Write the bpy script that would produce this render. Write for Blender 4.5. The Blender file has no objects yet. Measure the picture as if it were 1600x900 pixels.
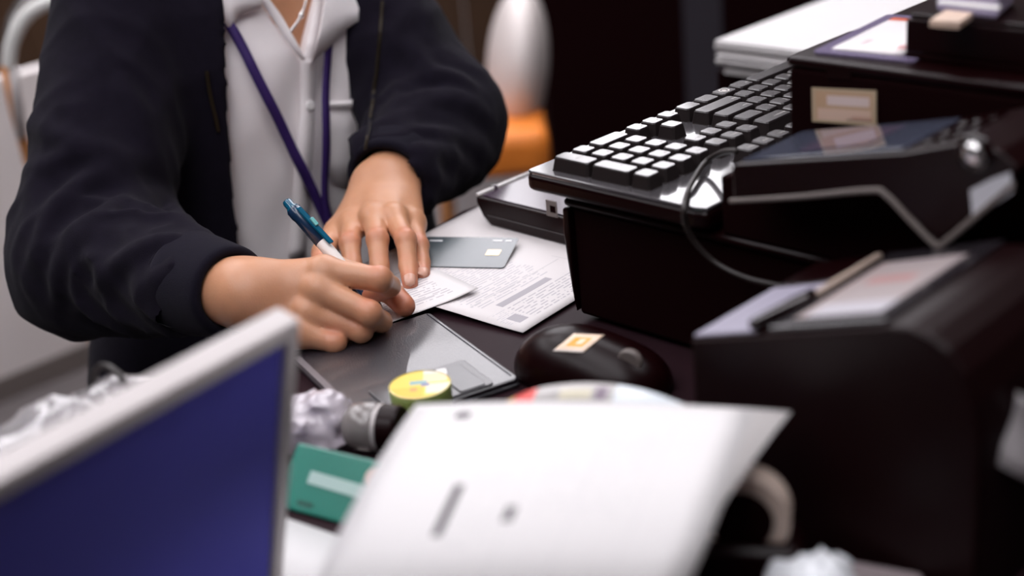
import bpy, bmesh, math, random
import numpy as np
from mathutils import Vector, Matrix

random.seed(7)
SC = bpy.context.scene
COL = SC.collection
DZ = 0.78                       # desk height; all coordinates below are relative to the desk top
F_PX, PITCH, ROLL, CAM_H = 2222.0, math.radians(23.0), math.radians(5.5), 0.455

# ------------------------------------------------------------------ camera
cam_d = bpy.data.cameras.new('camera')
cam = bpy.data.objects.new('camera', cam_d)
COL.objects.link(cam)
cam_d.sensor_width = 36.0
cam_d.lens = F_PX / 1600.0 * 36.0
cam_d.clip_start = 0.02
cam.matrix_world = (Matrix.Translation((0, 0, DZ + CAM_H)) @ Matrix.Rotation(math.radians(90) - PITCH, 4, 'X')
                    @ Matrix.Rotation(-ROLL, 4, 'Z'))
cam_d.dof.use_dof = True
cam_d.dof.focus_distance = 1.13
cam_d.dof.aperture_fstop = 2.9
SC.camera = cam

# ------------------------------------------------------------------ world, exposure
world = bpy.data.worlds.new('world')
SC.world = world
world.use_nodes = True
world.node_tree.nodes['Background'].inputs[0].default_value = (1.0, 0.93, 0.9, 1)
world.node_tree.nodes['Background'].inputs[1].default_value = 0.05
SC.view_settings.view_transform = 'Standard'
SC.view_settings.look = 'None'
SC.view_settings.exposure = 0.0
SC.view_settings.gamma = 1.0
SC.view_settings.use_curve_mapping = False
LAMP = 5.2                      # radiance of the ceiling panels

# ------------------------------------------------------------------ geometry of the place
YAW = math.radians(43.7)
CO = np.array([0.0433, 0.9978])                                   # corner of the cash drawer on the desk
VV = np.array([math.cos(YAW), math.sin(YAW)])                     # along the desk edge, away
UU = np.array([math.sin(YAW), -math.cos(YAW)])                    # from the person across the desk
CP, SP, CR, SR = math.cos(PITCH), math.sin(PITCH), math.cos(ROLL), math.sin(ROLL)
ORG = np.array([0, 0, CAM_H])


def A(*p):
    return np.array(p, float)


def W(u, v, z=0.0):
    q = CO + u * UU + v * VV
    return A(q[0], q[1], z)


def ray(x, y):
    dx, dy = x - 800.0, y - 450.0
    X, Y = dx * CR - dy * SR, dx * SR + dy * CR
    a, b = X / F_PX, -Y / F_PX
    return A(a, CP + b * SP, -SP + b * CP)


def PZ(x, y, z=0.0):
    r = ray(x, y)
    return ORG + r * ((z - CAM_H) / r[2])


def PD(x, y, d):
    return ORG + ray(x, y) * d


def PPl(x, y, p0, n):
    r = ray(x, y)
    return ORG + r * (np.dot(p0 - ORG, n) / np.dot(r, n))


def PV(x, y, v):
    return PPl(x, y, W(0, v, 0), A(VV[0], VV[1], 0))


def PUc(x, y, u):
    return PPl(x, y, W(u, 0, 0), A(UU[0], UU[1], 0))


U3, V3, Z3 = A(UU[0], UU[1], 0), A(VV[0], VV[1], 0), A(0, 0, 1)

# ------------------------------------------------------------------ materials
def srgb(r, g, b):
    f = lambda c: ((c / 255 + 0.055) / 1.055) ** 2.4 if c > 10 else c / 255 / 12.92
    return (f(r), f(g), f(b), 1)


class NT:
    def __init__(self, name):
        self.m = bpy.data.materials.new(name)
        self.m.use_nodes = True
        self.t = self.m.node_tree
        self.b = self.t.nodes['Principled BSDF']

    def n(self, typ, **kw):
        o = self.t.nodes.new(typ)
        for k, v in kw.items():
            setattr(o, k, v)
        return o

    def l(self, a, b):
        self.t.links.new(a, b)

    def math(self, op, a, b=None):
        o = self.n('ShaderNodeMath', operation=op)
        for i, x in enumerate((a, b)):
            if x is None:
                continue
            if isinstance(x, (int, float)):
                o.inputs[i].default_value = x
            else:
                self.l(x, o.inputs[i])
        return o.outputs[0]

    def mix(self, fac, a, b):
        o = self.n('ShaderNodeMix', data_type='RGBA')
        for k, x in ((0, fac), (6, a), (7, b)):
            if isinstance(x, (int, float)):
                o.inputs[k].default_value = x
            elif isinstance(x, tuple):
                o.inputs[k].default_value = x
            else:
                self.l(x, o.inputs[k])
        return o.outputs[2]

    def noise(self, scale, detail=3.0, vec=None):
        o = self.n('ShaderNodeTexNoise')
        o.inputs['Scale'].default_value = scale
        o.inputs['Detail'].default_value = detail
        if vec is None:
            tc = self.n('ShaderNodeTexCoord')
            vec = tc.outputs['Object']
        self.l(vec, o.inputs['Vector'])
        return o.outputs[0]

    def bump(self, h, strength, dist=0.001):
        o = self.n('ShaderNodeBump')
        o.inputs['Strength'].default_value = strength
        o.inputs['Distance'].default_value = dist
        self.l(h, o.inputs['Height'])
        self.l(o.outputs[0], self.b.inputs['Normal'])


def mat(name, col, rough=0.5, metal=0.0, var=0.0, vscale=30.0, bump=0.0, bscale=200.0, spec=0.5, coat=0.0, sheen=0.0,
        trans=0.0, sss=0.0, ior=1.5, alpha=1.0, emit=0.0):
    k = NT(name)
    b = k.b
    col = tuple(col[:3]) + (1,)
    b.inputs['Base Color'].default_value = col
    b.inputs['Roughness'].default_value = rough
    b.inputs['Metallic'].default_value = metal
    b.inputs['Specular IOR Level'].default_value = spec
    b.inputs['Coat Weight'].default_value = coat
    b.inputs['Coat Roughness'].default_value = 0.05
    b.inputs['Sheen Weight'].default_value = sheen
    b.inputs['Transmission Weight'].default_value = trans
    b.inputs['IOR'].default_value = ior
    b.inputs['Alpha'].default_value = alpha
    if sss:
        b.inputs['Subsurface Weight'].default_value = sss
        b.inputs['Subsurface Radius'].default_value = (0.012, 0.004, 0.002)
        b.inputs['Subsurface Scale'].default_value = 0.6
    if emit:
        b.inputs['Emission Color'].default_value = col
        b.inputs['Emission Strength'].default_value = emit
    nz = k.noise(vscale)
    if var:
        lo = tuple(c * (1 - var) for c in col[:3]) + (1,)
        hi = tuple(min(1, c * (1 + var)) for c in col[:3]) + (1,)
        k.l(k.mix(nz, lo, hi), b.inputs['Base Color'])
    else:
        k.l(k.mix(nz, tuple(c * 0.96 for c in col[:3]) + (1,), col), b.inputs['Base Color'])
    if bump:
        k.bump(k.noise(bscale, 4), bump)
    return k.m


def print_mat(name, base, rects=(), blocks=(), rough=0.6, trans=0.0, vcol=0.04):
    """paper with flat print; rects = (u0,u1,v0,v1,colour), blocks = (u0,u1,v0,v1,lines,words,colour) of text rows along u"""
    k = NT(name)
    uv = k.n('ShaderNodeUVMap')
    sp = k.n('ShaderNodeSeparateXYZ')
    k.l(uv.outputs[0], sp.inputs[0])
    U, V = sp.outputs[0], sp.outputs[1]

    def inside(u0, u1, v0, v1):
        a = k.math('MULTIPLY', k.math('GREATER_THAN', U, u0), k.math('LESS_THAN', U, u1))
        b = k.math('MULTIPLY', k.math('GREATER_THAN', V, v0), k.math('LESS_THAN', V, v1))
        return k.math('MULTIPLY', a, b)
    nz = k.noise(14)
    c = k.mix(nz, tuple(x * (1 - vcol) for x in base[:3]) + (1,), tuple(base[:3]) + (1,))
    for i, bk in enumerate(blocks):
        u0, u1, v0, v1, n, wd, tc = bk[:7]
        ra, wa = (U, V) if len(bk) > 7 else (V, U)          # an eighth item: rows run along v
        row = k.math('MULTIPLY', ra, float(n))
        line = k.math('LESS_THAN', k.math('FRACT', row), 0.38)
        cb = k.n('ShaderNodeCombineXYZ')
        k.l(k.math('MULTIPLY', wa, float(wd)), cb.inputs[0])
        k.l(k.math('MULTIPLY', k.math('FLOOR', row), 3.7), cb.inputs[1])
        cb.inputs[2].default_value = i * 5.3
        ns = k.noise(1.0, 2.0, cb.outputs[0])
        m = k.math('MULTIPLY', k.math('MULTIPLY', line, k.math('GREATER_THAN', ns, 0.46)), inside(u0, u1, v0, v1))
        c = k.mix(m, c, tuple(tc[:3]) + (1,))
    for (u0, u1, v0, v1, rc) in rects:
        c = k.mix(inside(u0, u1, v0, v1), c, tuple(rc[:3]) + (1,))
    k.l(c, k.b.inputs['Base Color'])
    k.b.inputs['Roughness'].default_value = rough
    if trans:
        k.b.inputs['Transmission Weight'].default_value = trans
    return k.m


BLK = (0.0068, 0.0005, 0.0009)
M = {}
M['black'] = mat('black_plastic', BLK, 0.45, bump=0.05, bscale=900, spec=0.2)
M['black_matte'] = mat('black_matte_plastic', BLK, 0.8, spec=0.05)
M['black_satin'] = mat('black_satin_plastic', BLK, 0.3, spec=0.2, bump=0.04, bscale=1200)
M['black_gloss'] = mat('black_gloss_plastic', BLK, 0.1, spec=0.5, coat=0.5)
M['key'] = mat('keycap_plastic', (0.02, 0.015, 0.017), 0.24, spec=0.8, coat=0.5, bump=0.02, bscale=1500)
M['keyside'] = mat('keycap_skirt', (0.016, 0.011, 0.011), 0.5, spec=0.3)
M['legend'] = mat('legend_white', (0.5, 0.47, 0.45), 0.5)
M['plate'] = mat('keyboard_plate', (0.06, 0.055, 0.06), 0.16, spec=0.9, coat=0.8, var=0.2)
M['desk'] = mat('desk_laminate', (0.020, 0.009, 0.012), 0.5, var=0.25, vscale=8, bump=0.05, bscale=300, spec=0.06)
M['dark_wood'] = mat('dark_wood', (0.05, 0.022, 0.008), 0.5, var=0.3, vscale=5)
M['grey_edge'] = mat('grey_edge_plastic', (0.16, 0.135, 0.125), 0.35)
M['silver'] = mat('aluminium', (0.50, 0.465, 0.46), 0.45, metal=0.15, var=0.05)
M['white_plastic'] = mat('white_plastic', (0.78, 0.76, 0.75), 0.35)
M['chrome'] = mat('chrome', (0.86, 0.85, 0.85), 0.16, metal=0.9)
M['screen'] = mat('dark_glass', (0.06, 0.068, 0.10), 0.08, spec=0.8, coat=1.0)
M['cable'] = mat('cable_rubber', (0.02, 0.015, 0.014), 0.45)
M['beige'] = mat('beige_sticker', (0.50, 0.36, 0.25), 0.5, var=0.1)
M['navy'] = mat('navy_fleece', (0.0080, 0.0062, 0.0120), 0.95, sheen=0.04, var=0.3, vscale=90, bump=0.55, bscale=1400, spec=0.06)
M['navy_rib'] = mat('navy_rib_knit', (0.0095, 0.0080, 0.0150), 0.9, sheen=0.04, bump=0.7, bscale=1800, spec=0.06)
M['shirt'] = mat('white_cotton', (0.90, 0.85, 0.855), 0.8, var=0.03, vscale=40, bump=0.15, bscale=1500, sheen=0.1, spec=0.2)
M['trouser'] = mat('black_trouser', (0.008, 0.006, 0.007), 0.9)
M['purple'] = mat('purple_ribbon', (0.035, 0.012, 0.12), 0.55, bump=0.2, bscale=2500)
M['hair'] = mat('dark_hair', (0.012, 0.008, 0.006), 0.5, bump=0.3, bscale=300)
M['nail'] = mat('fingernail', (0.56, 0.30, 0.215), 0.28, coat=0.2)
M['zip'] = mat('brass_zip', (0.045, 0.033, 0.018), 0.4, metal=0.5)
M['clear'] = mat('clear_film', (0.85, 0.83, 0.84), 0.12, trans=0.75, bump=0.3, bscale=60, ior=1.35)
M['orange'] = mat('orange_fabric', (0.72, 0.20, 0.018), 0.6, var=0.15)
M['brown_metal'] = mat('copper_tube', (0.55, 0.24, 0.09), 0.4, metal=0.3)
M['partition'] = mat('partition_white', (0.72, 0.67, 0.66), 0.6, var=0.04, vscale=3)


def skin_mat():
    k = NT('skin')
    at = k.n('ShaderNodeAttribute', attribute_name='flush')
    c0 = k.mix(k.noise(60, 4), (0.50, 0.235, 0.128, 1), (0.60, 0.30, 0.17, 1))
    c = k.mix(k.math('MULTIPLY', at.outputs['Fac'], 0.85), c0, (0.54, 0.165, 0.095, 1))
    k.l(c, k.b.inputs['Base Color'])
    k.b.inputs['Roughness'].default_value = 0.40
    k.b.inputs['Specular IOR Level'].default_value = 0.5
    k.b.inputs['Subsurface Weight'].default_value = 0.12
    k.b.inputs['Subsurface Radius'].default_value = (0.008, 0.003, 0.0015)
    k.b.inputs['Subsurface Scale'].default_value = 0.5
    k.bump(k.noise(700, 5), 0.18, 0.0006)
    return k.m


M['skin'] = skin_mat()

# ------------------------------------------------------------------ mesh helpers
ROOTLOC = {}


def tag(o, label=None, cat=None, group=None, kind=None):
    if label:
        o['label'] = label
    if cat:
        o['category'] = cat
    if group:
        o['group'] = group
    if kind:
        o['kind'] = kind
    return o


def thing(name, base, label, cat, group=None):
    o = bpy.data.objects.new(name, None)
    COL.objects.link(o)
    o.location = (base[0], base[1], base[2] + DZ)
    o.empty_display_size = 0.02
    ROOTLOC[o.name] = A(*o.location)
    return tag(o, label, cat, group)


def mk(name, g, m, parent=None, smooth=False, bevel=0.0, seg=2, subsurf=0, solid=0.0, loc=None, uv=None, angle=30):
    """g = (verts, faces); vertices in desk coordinates; the object's origin is the parent's (or loc, or the base centre)"""
    vs, fs = g[0], g[1]
    v = np.array(vs, float).reshape(-1, 3) + A(0, 0, DZ)
    if parent is not None:
        o0 = ROOTLOC[parent.name]
    elif loc is not None:
        o0 = A(*loc) + A(0, 0, DZ)
    else:
        o0 = A(*((v.min(0) + v.max(0)) / 2)[:2], v[:, 2].min())
    me = bpy.data.meshes.new(name)
    me.from_pydata((v - o0).tolist(), [], [list(map(int, f)) for f in fs])
    if uv is not None:
        lay = me.uv_layers.new(name='UVMap')
        li = np.zeros(len(me.loops), int)
        me.loops.foreach_get('vertex_index', li)
        lay.data.foreach_set('uv', np.array(uv, np.float32)[li].ravel())
    me.materials.append(m)
    if smooth:
        me.polygons.foreach_set('use_smooth', [True] * len(me.polygons))
    me.update()
    o = bpy.data.objects.new(name, me)
    COL.objects.link(o)
    if parent is not None:
        o.parent = parent
        ROOTLOC[o.name] = o0
    else:
        o.location = o0
        ROOTLOC[o.name] = o0
    if solid:
        md = o.modifiers.new('solid', 'SOLIDIFY')
        md.thickness = solid
        md.offset = 0
    if bevel:
        md = o.modifiers.new('bevel', 'BEVEL')
        md.width = bevel
        md.segments = seg
        md.limit_method = 'ANGLE'
        md.angle_limit = math.radians(angle)
    if subsurf:
        md = o.modifiers.new('sub', 'SUBSURF')
        md.levels = md.render_levels = subsurf
    return o


def join(*gs):
    V, Fc = [], []
    for vs, fs in gs:
        b = len(V)
        V += [tuple(map(float, p)) for p in vs]
        Fc += [[i + b for i in f] for f in fs]
    return V, Fc


def prism(poly, ext):
    """closed solid: polygon of 3d points swept by vector ext"""
    n = len(poly)
    P = [A(*p) for p in poly]
    e = A(*ext)
    nrm = sum((np.cross(P[i] - P[0], P[(i + 1) % n] - P[0]) for i in range(1, n - 1)), A(0, 0, 0))
    if np.dot(nrm, e) > 0:
        P = P[::-1]
    vs = P + [p + e for p in P]
    fs = [list(range(n)), list(range(2 * n - 1, n - 1, -1))]
    for i in range(n):
        j = (i + 1) % n
        fs.append([j, i, n + i, n + j])
    return vs, fs


def ubox(u0, u1, v0, v1, z0, z1):
    return prism([W(u0, v0, z0), W(u1, v0, z0), W(u1, v1, z0), W(u0, v1, z0)], (0, 0, z1 - z0))


def obox(c, ax, ay, az):
    c, ax, ay, az = A(*c), A(*ax), A(*ay), A(*az)
    return prism([c - ax - ay - az, c + ax - ay - az, c + ax + ay - az, c - ax + ay - az], 2 * az)


def wbox(x0, x1, y0, y1, z0, z1):
    return prism([(x0, y0, z0), (x1, y0, z0), (x1, y1, z0), (x0, y1, z0)], (0, 0, z1 - z0))


def rrect(c, ax, ay, hx, hy, r, n=5):
    """rounded rectangle outline around c in the plane of unit axes ax, ay"""
    c, ax, ay = A(*c), A(*ax), A(*ay)
    out = []
    for sx, sy, a0 in ((1, 1, 0), (-1, 1, 90), (-1, -1, 180), (1, -1, 270)):
        for i in range(n):
            t = math.radians(a0 + 90 * i / (n - 1))
            out.append(c + ax * (sx * (hx - r) + r * math.cos(t)) + ay * (sy * (hy - r) + r * math.sin(t)))
    return out


def grid(P):
    """P: rows x cols x 3 -> faces; also uv (col, row)"""
    P = np.array(P, float)
    n, m = P.shape[:2]
    fs = [[i * m + j, i * m + j + 1, (i + 1) * m + j + 1, (i + 1) * m + j] for i in range(n - 1) for j in range(m - 1)]
    uv = [(j / (m - 1), i / (n - 1)) for i in range(n) for j in range(m)]
    return P.reshape(-1, 3), fs, uv


def spline(pts, n=12):
    """Catmull-Rom through points"""
    P = [A(*p) for p in pts]
    P = [2 * P[0] - P[1]] + P + [2 * P[-1] - P[-2]]
    out = []
    for i in range(1, len(P) - 2):
        for k in range(n):
            t = k / n
            a, b, c, d = P[i - 1], P[i], P[i + 1], P[i + 2]
            out.append(0.5 * (2 * b + (c - a) * t + (2 * a - 5 * b + 4 * c - d) * t * t + (3 * b - 3 * c + d - a) * t ** 3))
    out.append(P[-2])
    return out


def tube(path, r, n=8, cap=True):
    P = [A(*p) for p in path]
    rs = r if isinstance(r, (list, tuple, np.ndarray)) else [r] * len(P)
    vs, fs = [], []
    t0 = P[1] - P[0]
    up = A(0, 0, 1) if abs(t0[2]) < 0.9 * np.linalg.norm(t0) else A(1, 0, 0)
    a = np.cross(t0, up)
    for i, p in enumerate(P):
        t = P[min(i + 1, len(P) - 1)] - P[max(i - 1, 0)]
        t = t / (np.linalg.norm(t) + 1e-12)
        a = a - t * np.dot(a, t)
        a = a / (np.linalg.norm(a) + 1e-12)
        b = np.cross(t, a)
        for k in range(n):
            w = 2 * math.pi * k / n
            vs.append(p + rs[i] * (a * math.cos(w) + b * math.sin(w)))
    for i in range(len(P) - 1):
        for k in range(n):
            j = (k + 1) % n
            fs.append([i * n + k, i * n + j, (i + 1) * n + j, (i + 1) * n + k])
    if cap:
        fs.append(list(range(n - 1, -1, -1)))
        fs.append([(len(P) - 1) * n + k for k in range(n)])
    return vs, fs


def lathe(c, axis, prof, n=32):
    """profile (radius, height along axis) revolved; closes where radius is 0"""
    ax = A(*axis)
    ax = ax / np.linalg.norm(ax)
    t = np.cross(ax, A(0, 0, 1) if abs(ax[2]) < 0.9 else A(1, 0, 0))
    t /= np.linalg.norm(t)
    b = np.cross(ax, t)
    vs, fs = [], []
    for r, h in prof:
        for k in range(n):
            w = 2 * math.pi * k / n
            vs.append(A(*c) + ax * h + max(r, 1e-5) * (t * math.cos(w) + b * math.sin(w)))
    for i in range(len(prof) - 1):
        for k in range(n):
            j = (k + 1) % n
            fs.append([i * n + k, i * n + j, (i + 1) * n + j, (i + 1) * n + k])
    return vs, fs


_TXT = {}


def textmesh(ch, size, m):
    """lettering as a flat mesh, shared between equal words"""
    if (ch, size) not in _TXT:
        cu = bpy.data.curves.new('lettering', 'FONT')
        cu.body = ch
        cu.size = size
        cu.resolution_u = 1
        ob = bpy.data.objects.new('lettering', cu)
        COL.objects.link(ob)
        dg = bpy.context.evaluated_depsgraph_get()
        me = bpy.data.meshes.new_from_object(ob.evaluated_get(dg))
        bpy.data.objects.remove(ob)
        me.materials.clear()
        me.materials.append(m)
        _TXT[(ch, size)] = me
    return _TXT[(ch, size)]


# ------------------------------------------------------------------ signed distance modelling
_rng = np.random.RandomState(3)
_LAT = _rng.rand(32, 32, 32)


def vnoise(P):
    P = np.asarray(P, float)
    i = np.floor(P).astype(int)
    f = P - i
    f = f * f * (3 - 2 * f)
    i0 = i % 32
    i1 = (i + 1) % 32
    r = 0
    for dx in (0, 1):
        for dy in (0, 1):
            for dz in (0, 1):
                w = ((f[..., 0] if dx else 1 - f[..., 0]) * (f[..., 1] if dy else 1 - f[..., 1])
                     * (f[..., 2] if dz else 1 - f[..., 2]))
                r = r + w * _LAT[(i1 if dx else i0)[..., 0], (i1 if dy else i0)[..., 1], (i1 if dz else i0)[..., 2]]
    return r


def cone(P, a, b, r1, r2):
    a, b = A(*a), A(*b)
    ba = b - a
    pa = P - a
    h = np.clip((pa @ ba) / (ba @ ba), 0, 1)
    return np.linalg.norm(pa - h[..., None] * ba, axis=-1) - (r1 + (r2 - r1) * h)


def ell(P, c, ax, ay, az, rx, ry, rz):
    q = P - A(*c)
    x, y, z = (q @ A(*ax)) / rx, (q @ A(*ay)) / ry, (q @ A(*az)) / rz
    k = np.sqrt(x * x + y * y + z * z)
    return (k - 1) * min(rx, ry, rz) if False else (k - 1) * k / np.maximum(np.sqrt((x / rx) ** 2 + (y / ry) ** 2 + (z / rz) ** 2), 1e-6)


def smin(a, b, k):
    h = np.clip(0.5 + 0.5 * (b - a) / k, 0, 1)
    return b + (a - b) * h - k * h * (1 - h)


def surf(fn, lo, hi, h):
    """naive surface nets of fn(P) <= 0"""
    lo, hi = A(*lo), A(*hi)
    n = np.ceil((hi - lo) / h).astype(int) + 1
    xs = [lo[i] + h * np.arange(n[i]) for i in range(3)]
    D = np.empty(n, np.float32)
    Bk = 8
    nb = -(-n // Bk)
    cen = [lo[i] + h * (np.arange(nb[i]) * Bk + (Bk - 1) / 2) for i in range(3)]
    X, Y, Zz = np.meshgrid(*cen, indexing='ij')
    cd = fn(np.stack([X, Y, Zz], -1))
    near = np.abs(cd) < h * Bk * 1.5
    for i, j, k in np.argwhere(~near):
        D[i * Bk:(i + 1) * Bk, j * Bk:(j + 1) * Bk, k * Bk:(k + 1) * Bk] = cd[i, j, k]
    nr = np.argwhere(near)
    loc = np.stack(np.meshgrid(*[np.arange(Bk)] * 3, indexing='ij'), -1)
    for c0 in range(0, len(nr), 600):
        blk = nr[c0:c0 + 600]
        ii = blk[:, None, None, None, :] * Bk + loc[None]
        val = fn(lo + h * ii)
        ok = (ii < n).all(-1)
        ij = ii[ok]
        D[ij[:, 0], ij[:, 1], ij[:, 2]] = val[ok]
    S = D < 0
    c = [(0, 0, 0), (1, 0, 0), (0, 1, 0), (1, 1, 0), (0, 0, 1), (1, 0, 1), (0, 1, 1), (1, 1, 1)]
    sl = lambda T, o: T[o[0]:n[0] - 1 + o[0], o[1]:n[1] - 1 + o[1], o[2]:n[2] - 1 + o[2]]
    cnt = sum(sl(S, o).astype(np.int8) for o in c)
    act = (cnt > 0) & (cnt < 8)
    idx = np.argwhere(act)
    acc = np.zeros((len(idx), 3))
    num = np.zeros(len(idx))
    edges = [(a, b) for a in range(8) for b in range(a + 1, 8) if sum(abs(c[a][t] - c[b][t]) for t in range(3)) == 1]
    for a, b in edges:
        da = D[idx[:, 0] + c[a][0], idx[:, 1] + c[a][1], idx[:, 2] + c[a][2]]
        db = D[idx[:, 0] + c[b][0], idx[:, 1] + c[b][1], idx[:, 2] + c[b][2]]
        m = (da < 0) != (db < 0)
        t = np.where(m, da / np.where(m, da - db, 1), 0)
        p = A(*c[a]) + t[:, None] * (A(*c[b]) - A(*c[a]))
        acc += p * m[:, None]
        num += m
    V = lo + h * (idx + acc / num[:, None])
    id_ = -np.ones(act.shape, int)
    id_[act] = np.arange(len(idx))
    quads = []
    for ax in range(3):
        o = [0, 0, 0]
        o[ax] = 1
        s0 = S[:n[0] - o[0], :n[1] - o[1], :n[2] - o[2]]
        s1 = S[o[0]:, o[1]:, o[2]:]
        e = np.argwhere(s0 != s1)
        b, cx = (ax + 1) % 3, (ax + 2) % 3
        ok = (e[:, b] > 0) & (e[:, cx] > 0) & (e[:, b] < n[b] - 1) & (e[:, cx] < n[cx] - 1)
        e = e[ok]
        inside0 = s0[e[:, 0], e[:, 1], e[:, 2]]
        q = []
        for db, dc in ((-1, -1), (0, -1), (0, 0), (-1, 0)):
            t = e.copy()
            t[:, b] += db
            t[:, cx] += dc
            q.append(id_[t[:, 0], t[:, 1], t[:, 2]])
        q = np.stack(q, 1)
        q[~inside0] = q[~inside0][:, ::-1]
        quads.append(q)
    Q = np.concatenate(quads)
    return V, Q[(Q >= 0).all(1)]


def relax(g, it=2, lam=0.5):
    V, Q = g
    V = V.copy()
    E = np.concatenate([Q[:, [0, 1]], Q[:, [1, 2]], Q[:, [2, 3]], Q[:, [3, 0]]])
    E = np.concatenate([E, E[:, ::-1]])
    for _ in range(it):
        s = np.zeros_like(V)
        c = np.zeros(len(V))
        np.add.at(s, E[:, 0], V[E[:, 1]])
        np.add.at(c, E[:, 0], 1)
        V += lam * (s / np.maximum(c, 1)[:, None] - V)
    return V, Q
# ================================================================== the room
mk('floor', wbox(-4, 4, -3, 9, -DZ - 0.05, -DZ), mat('grey_floor', (0.13, 0.115, 0.115), 0.5, var=0.15, vscale=2))['kind'] = 'structure'
mk('ceiling', wbox(-4, 4, -3, 9, 1.92, 2.0), mat('ceiling_paint', (0.35, 0.31, 0.29), 0.8))['kind'] = 'structure'
mk('wall_back', wbox(-4.1, 4.1, 9, 9.1, -DZ, 2.0), mat('brown_wall', (0.06, 0.034, 0.013), 0.7, var=0.2, vscale=2))['kind'] = 'structure'
mk('wall_left', wbox(-4.1, -4, -3, 9, -DZ, 2.0), mat('wall_paint_left', (0.03, 0.018, 0.016), 0.8))['kind'] = 'structure'
mk('wall_right', wbox(4, 4.1, -3, 9, -DZ, 2.0), mat('wall_paint_right', (0.035, 0.02, 0.017), 0.8))['kind'] = 'structure'
mk('wall_front', wbox(-4.1, 4.1, -3.1, -3, -DZ, 2.0), mat('wall_paint_front', (0.03, 0.016, 0.014), 0.8))['kind'] = 'structure'

m_lamp = NT('lamp_diffuser')
m_lamp.b.inputs['Base Color'].default_value = (0.8, 0.8, 0.8, 1)
m_lamp.b.inputs['Emission Color'].default_value = (0.985, 0.955, 1.0, 1)
m_lamp.b.inputs['Emission Strength'].default_value = LAMP
M['lamp'] = m_lamp.m
LAMPS = []
for lx in (-1.75, -0.95, -0.15, 0.65):
    for ly in (3.3, 4.5, 5.7, 6.9):
        LAMPS.append((lx, ly))
for lx in (-1.6, -0.3, 1.0):
    LAMPS.append((lx, 0.75))
for lx in (-1.9, -0.9, 0.4):
    LAMPS.append((lx, 2.05))
for lx in (-1.2, -0.3):  # added unseen fill row behind the camera, brightens shirt and foreground sheets
    LAMPS.append((lx, -0.45))
for i, (lx, ly) in enumerate(LAMPS):
    side = 'over the desk' if ly < 2.5 else 'in the bank behind the desk'
    same = sorted(a for a, b in LAMPS if b == ly)
    rws = sorted(set(b for a, b in LAMPS))
    od = ('first', 'second', 'third', 'fourth', 'fifth', 'sixth', 'seventh')
    t = thing('ceiling_lamp', (lx, ly, 1.88), 'unseen white ceiling light panel, %s from the left in the %s row from the front' % (od[same.index(lx)], od[rws.index(ly)]), 'lamp', 'ceiling light panels ' + side)
    fr = [wbox(lx - .36, lx - .34, ly - .6, ly + .6, 1.885, 1.92), wbox(lx + .34, lx + .36, ly - .6, ly + .6, 1.885, 1.92),
          wbox(lx - .34, lx + .34, ly - .6, ly - .58, 1.885, 1.92), wbox(lx - .34, lx + .34, ly + .58, ly + .6, 1.885, 1.92)]
    mk('frame', join(*fr), M['white_plastic'], t)
    mk('diffuser', wbox(lx - .34, lx + .34, ly - .58, ly + .58, 1.895, 1.905), M['lamp'], t)

# low white partition behind the person, standing along the desk direction
pa = PZ(0, 630, -DZ)
t = thing('partition', pa + V3 * 0.2, 'low white partition with grey base rail behind the jacket sleeve', 'partition')
p0, p1 = pa - V3 * 0.9, pa + V3 * 0.95
nn = -U3 * 0.04
mk('panel', prism([p0, p1, p1 + nn, p0 + nn], (0, 0, PPl(20, 118, pa, U3)[2] + DZ)), M['partition'], t, bevel=0.004)
mk('base_rail', prism([p0 + U3 * .004, p1 + U3 * .004, p1 + nn - U3 * .004, p0 + nn - U3 * .004], (0, 0, 0.05)), M['grey_edge'], t)

# brown wooden screen standing farther back
t = thing('wooden_screen', (-.6, 4.15, -DZ), 'dark brown wooden screen in the far background beside the white chair', 'screen')
for k in range(14):
    x = -1.6 + k * .14
    mk('plank', wbox(x, x + .137, 4.10 + .004 * (k % 2), 4.13, -DZ, .55), M['dark_wood'], t, bevel=.004)
mk('top_rail', wbox(-1.62, .38, 4.09, 4.14, .55, .60), M['dark_wood'], t, bevel=.004)
# ================================================================== desk and side table
DU0, DU1, DV0, DV1 = -0.262, 0.78, -0.78, 0.52
t = thing('desk', W(0.2, -0.1, -DZ), 'dark brown laminate desk with everything laid out on it', 'desk')
mk('desk_top', prism([W(-.075, DV0, -.03), W(DU1, DV0, -.03), W(DU1, DV1, -.03), W(.06, DV1, -.03), W(-.02, .40, -.03), W(-.245, .205, -.03), W(-.256, .13, -.03)], (0, 0, .03)), M['desk'], t, bevel=0.003)
for (a, b, c, d) in ((0.0, 0.74, DV0 + .02, DV0 + .045), (0.08, 0.74, DV1 - .045, DV1 - .02)):
    mk('side_panel', ubox(a, b, c, d, -DZ, -0.03), M['desk'], t)
mk('modesty_panel', ubox(0.70, 0.72, DV0 + .045, DV1 - .045, -DZ + 0.15, -0.03), M['desk'], t)
t = thing('side_table', W(0.1, 0.95, -DZ), 'dark brown side table behind the keyboard carrying the paper pile', 'table')
mk('table_top', ubox(-0.338, 0.55, 0.64, 1.45, -0.03, 0), M['black_matte'], t, bevel=0.003)
for a, b in ((-0.31, 0.67), (-0.31, 1.41), (0.51, 0.67), (0.51, 1.41)):
    mk('leg', ubox(a - .02, a + .02, b - .02, b + .02, -DZ, -0.03), M['desk'], t)

# ================================================================== cash drawer
t = thing('cash_drawer', W(0.2, 0.2, 0), 'large black cash drawer under the keyboard', 'cash drawer')
mk('body', ubox(0.004, 0.42, 0.006, 0.41, 0.004, 0.093), M['black_matte'], t, bevel=0.003)
mk('lid', ubox(0.0, 0.424, 0.0, 0.414, 0.0935, 0.1), M['black_satin'], t, bevel=0.0035, seg=3)
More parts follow.
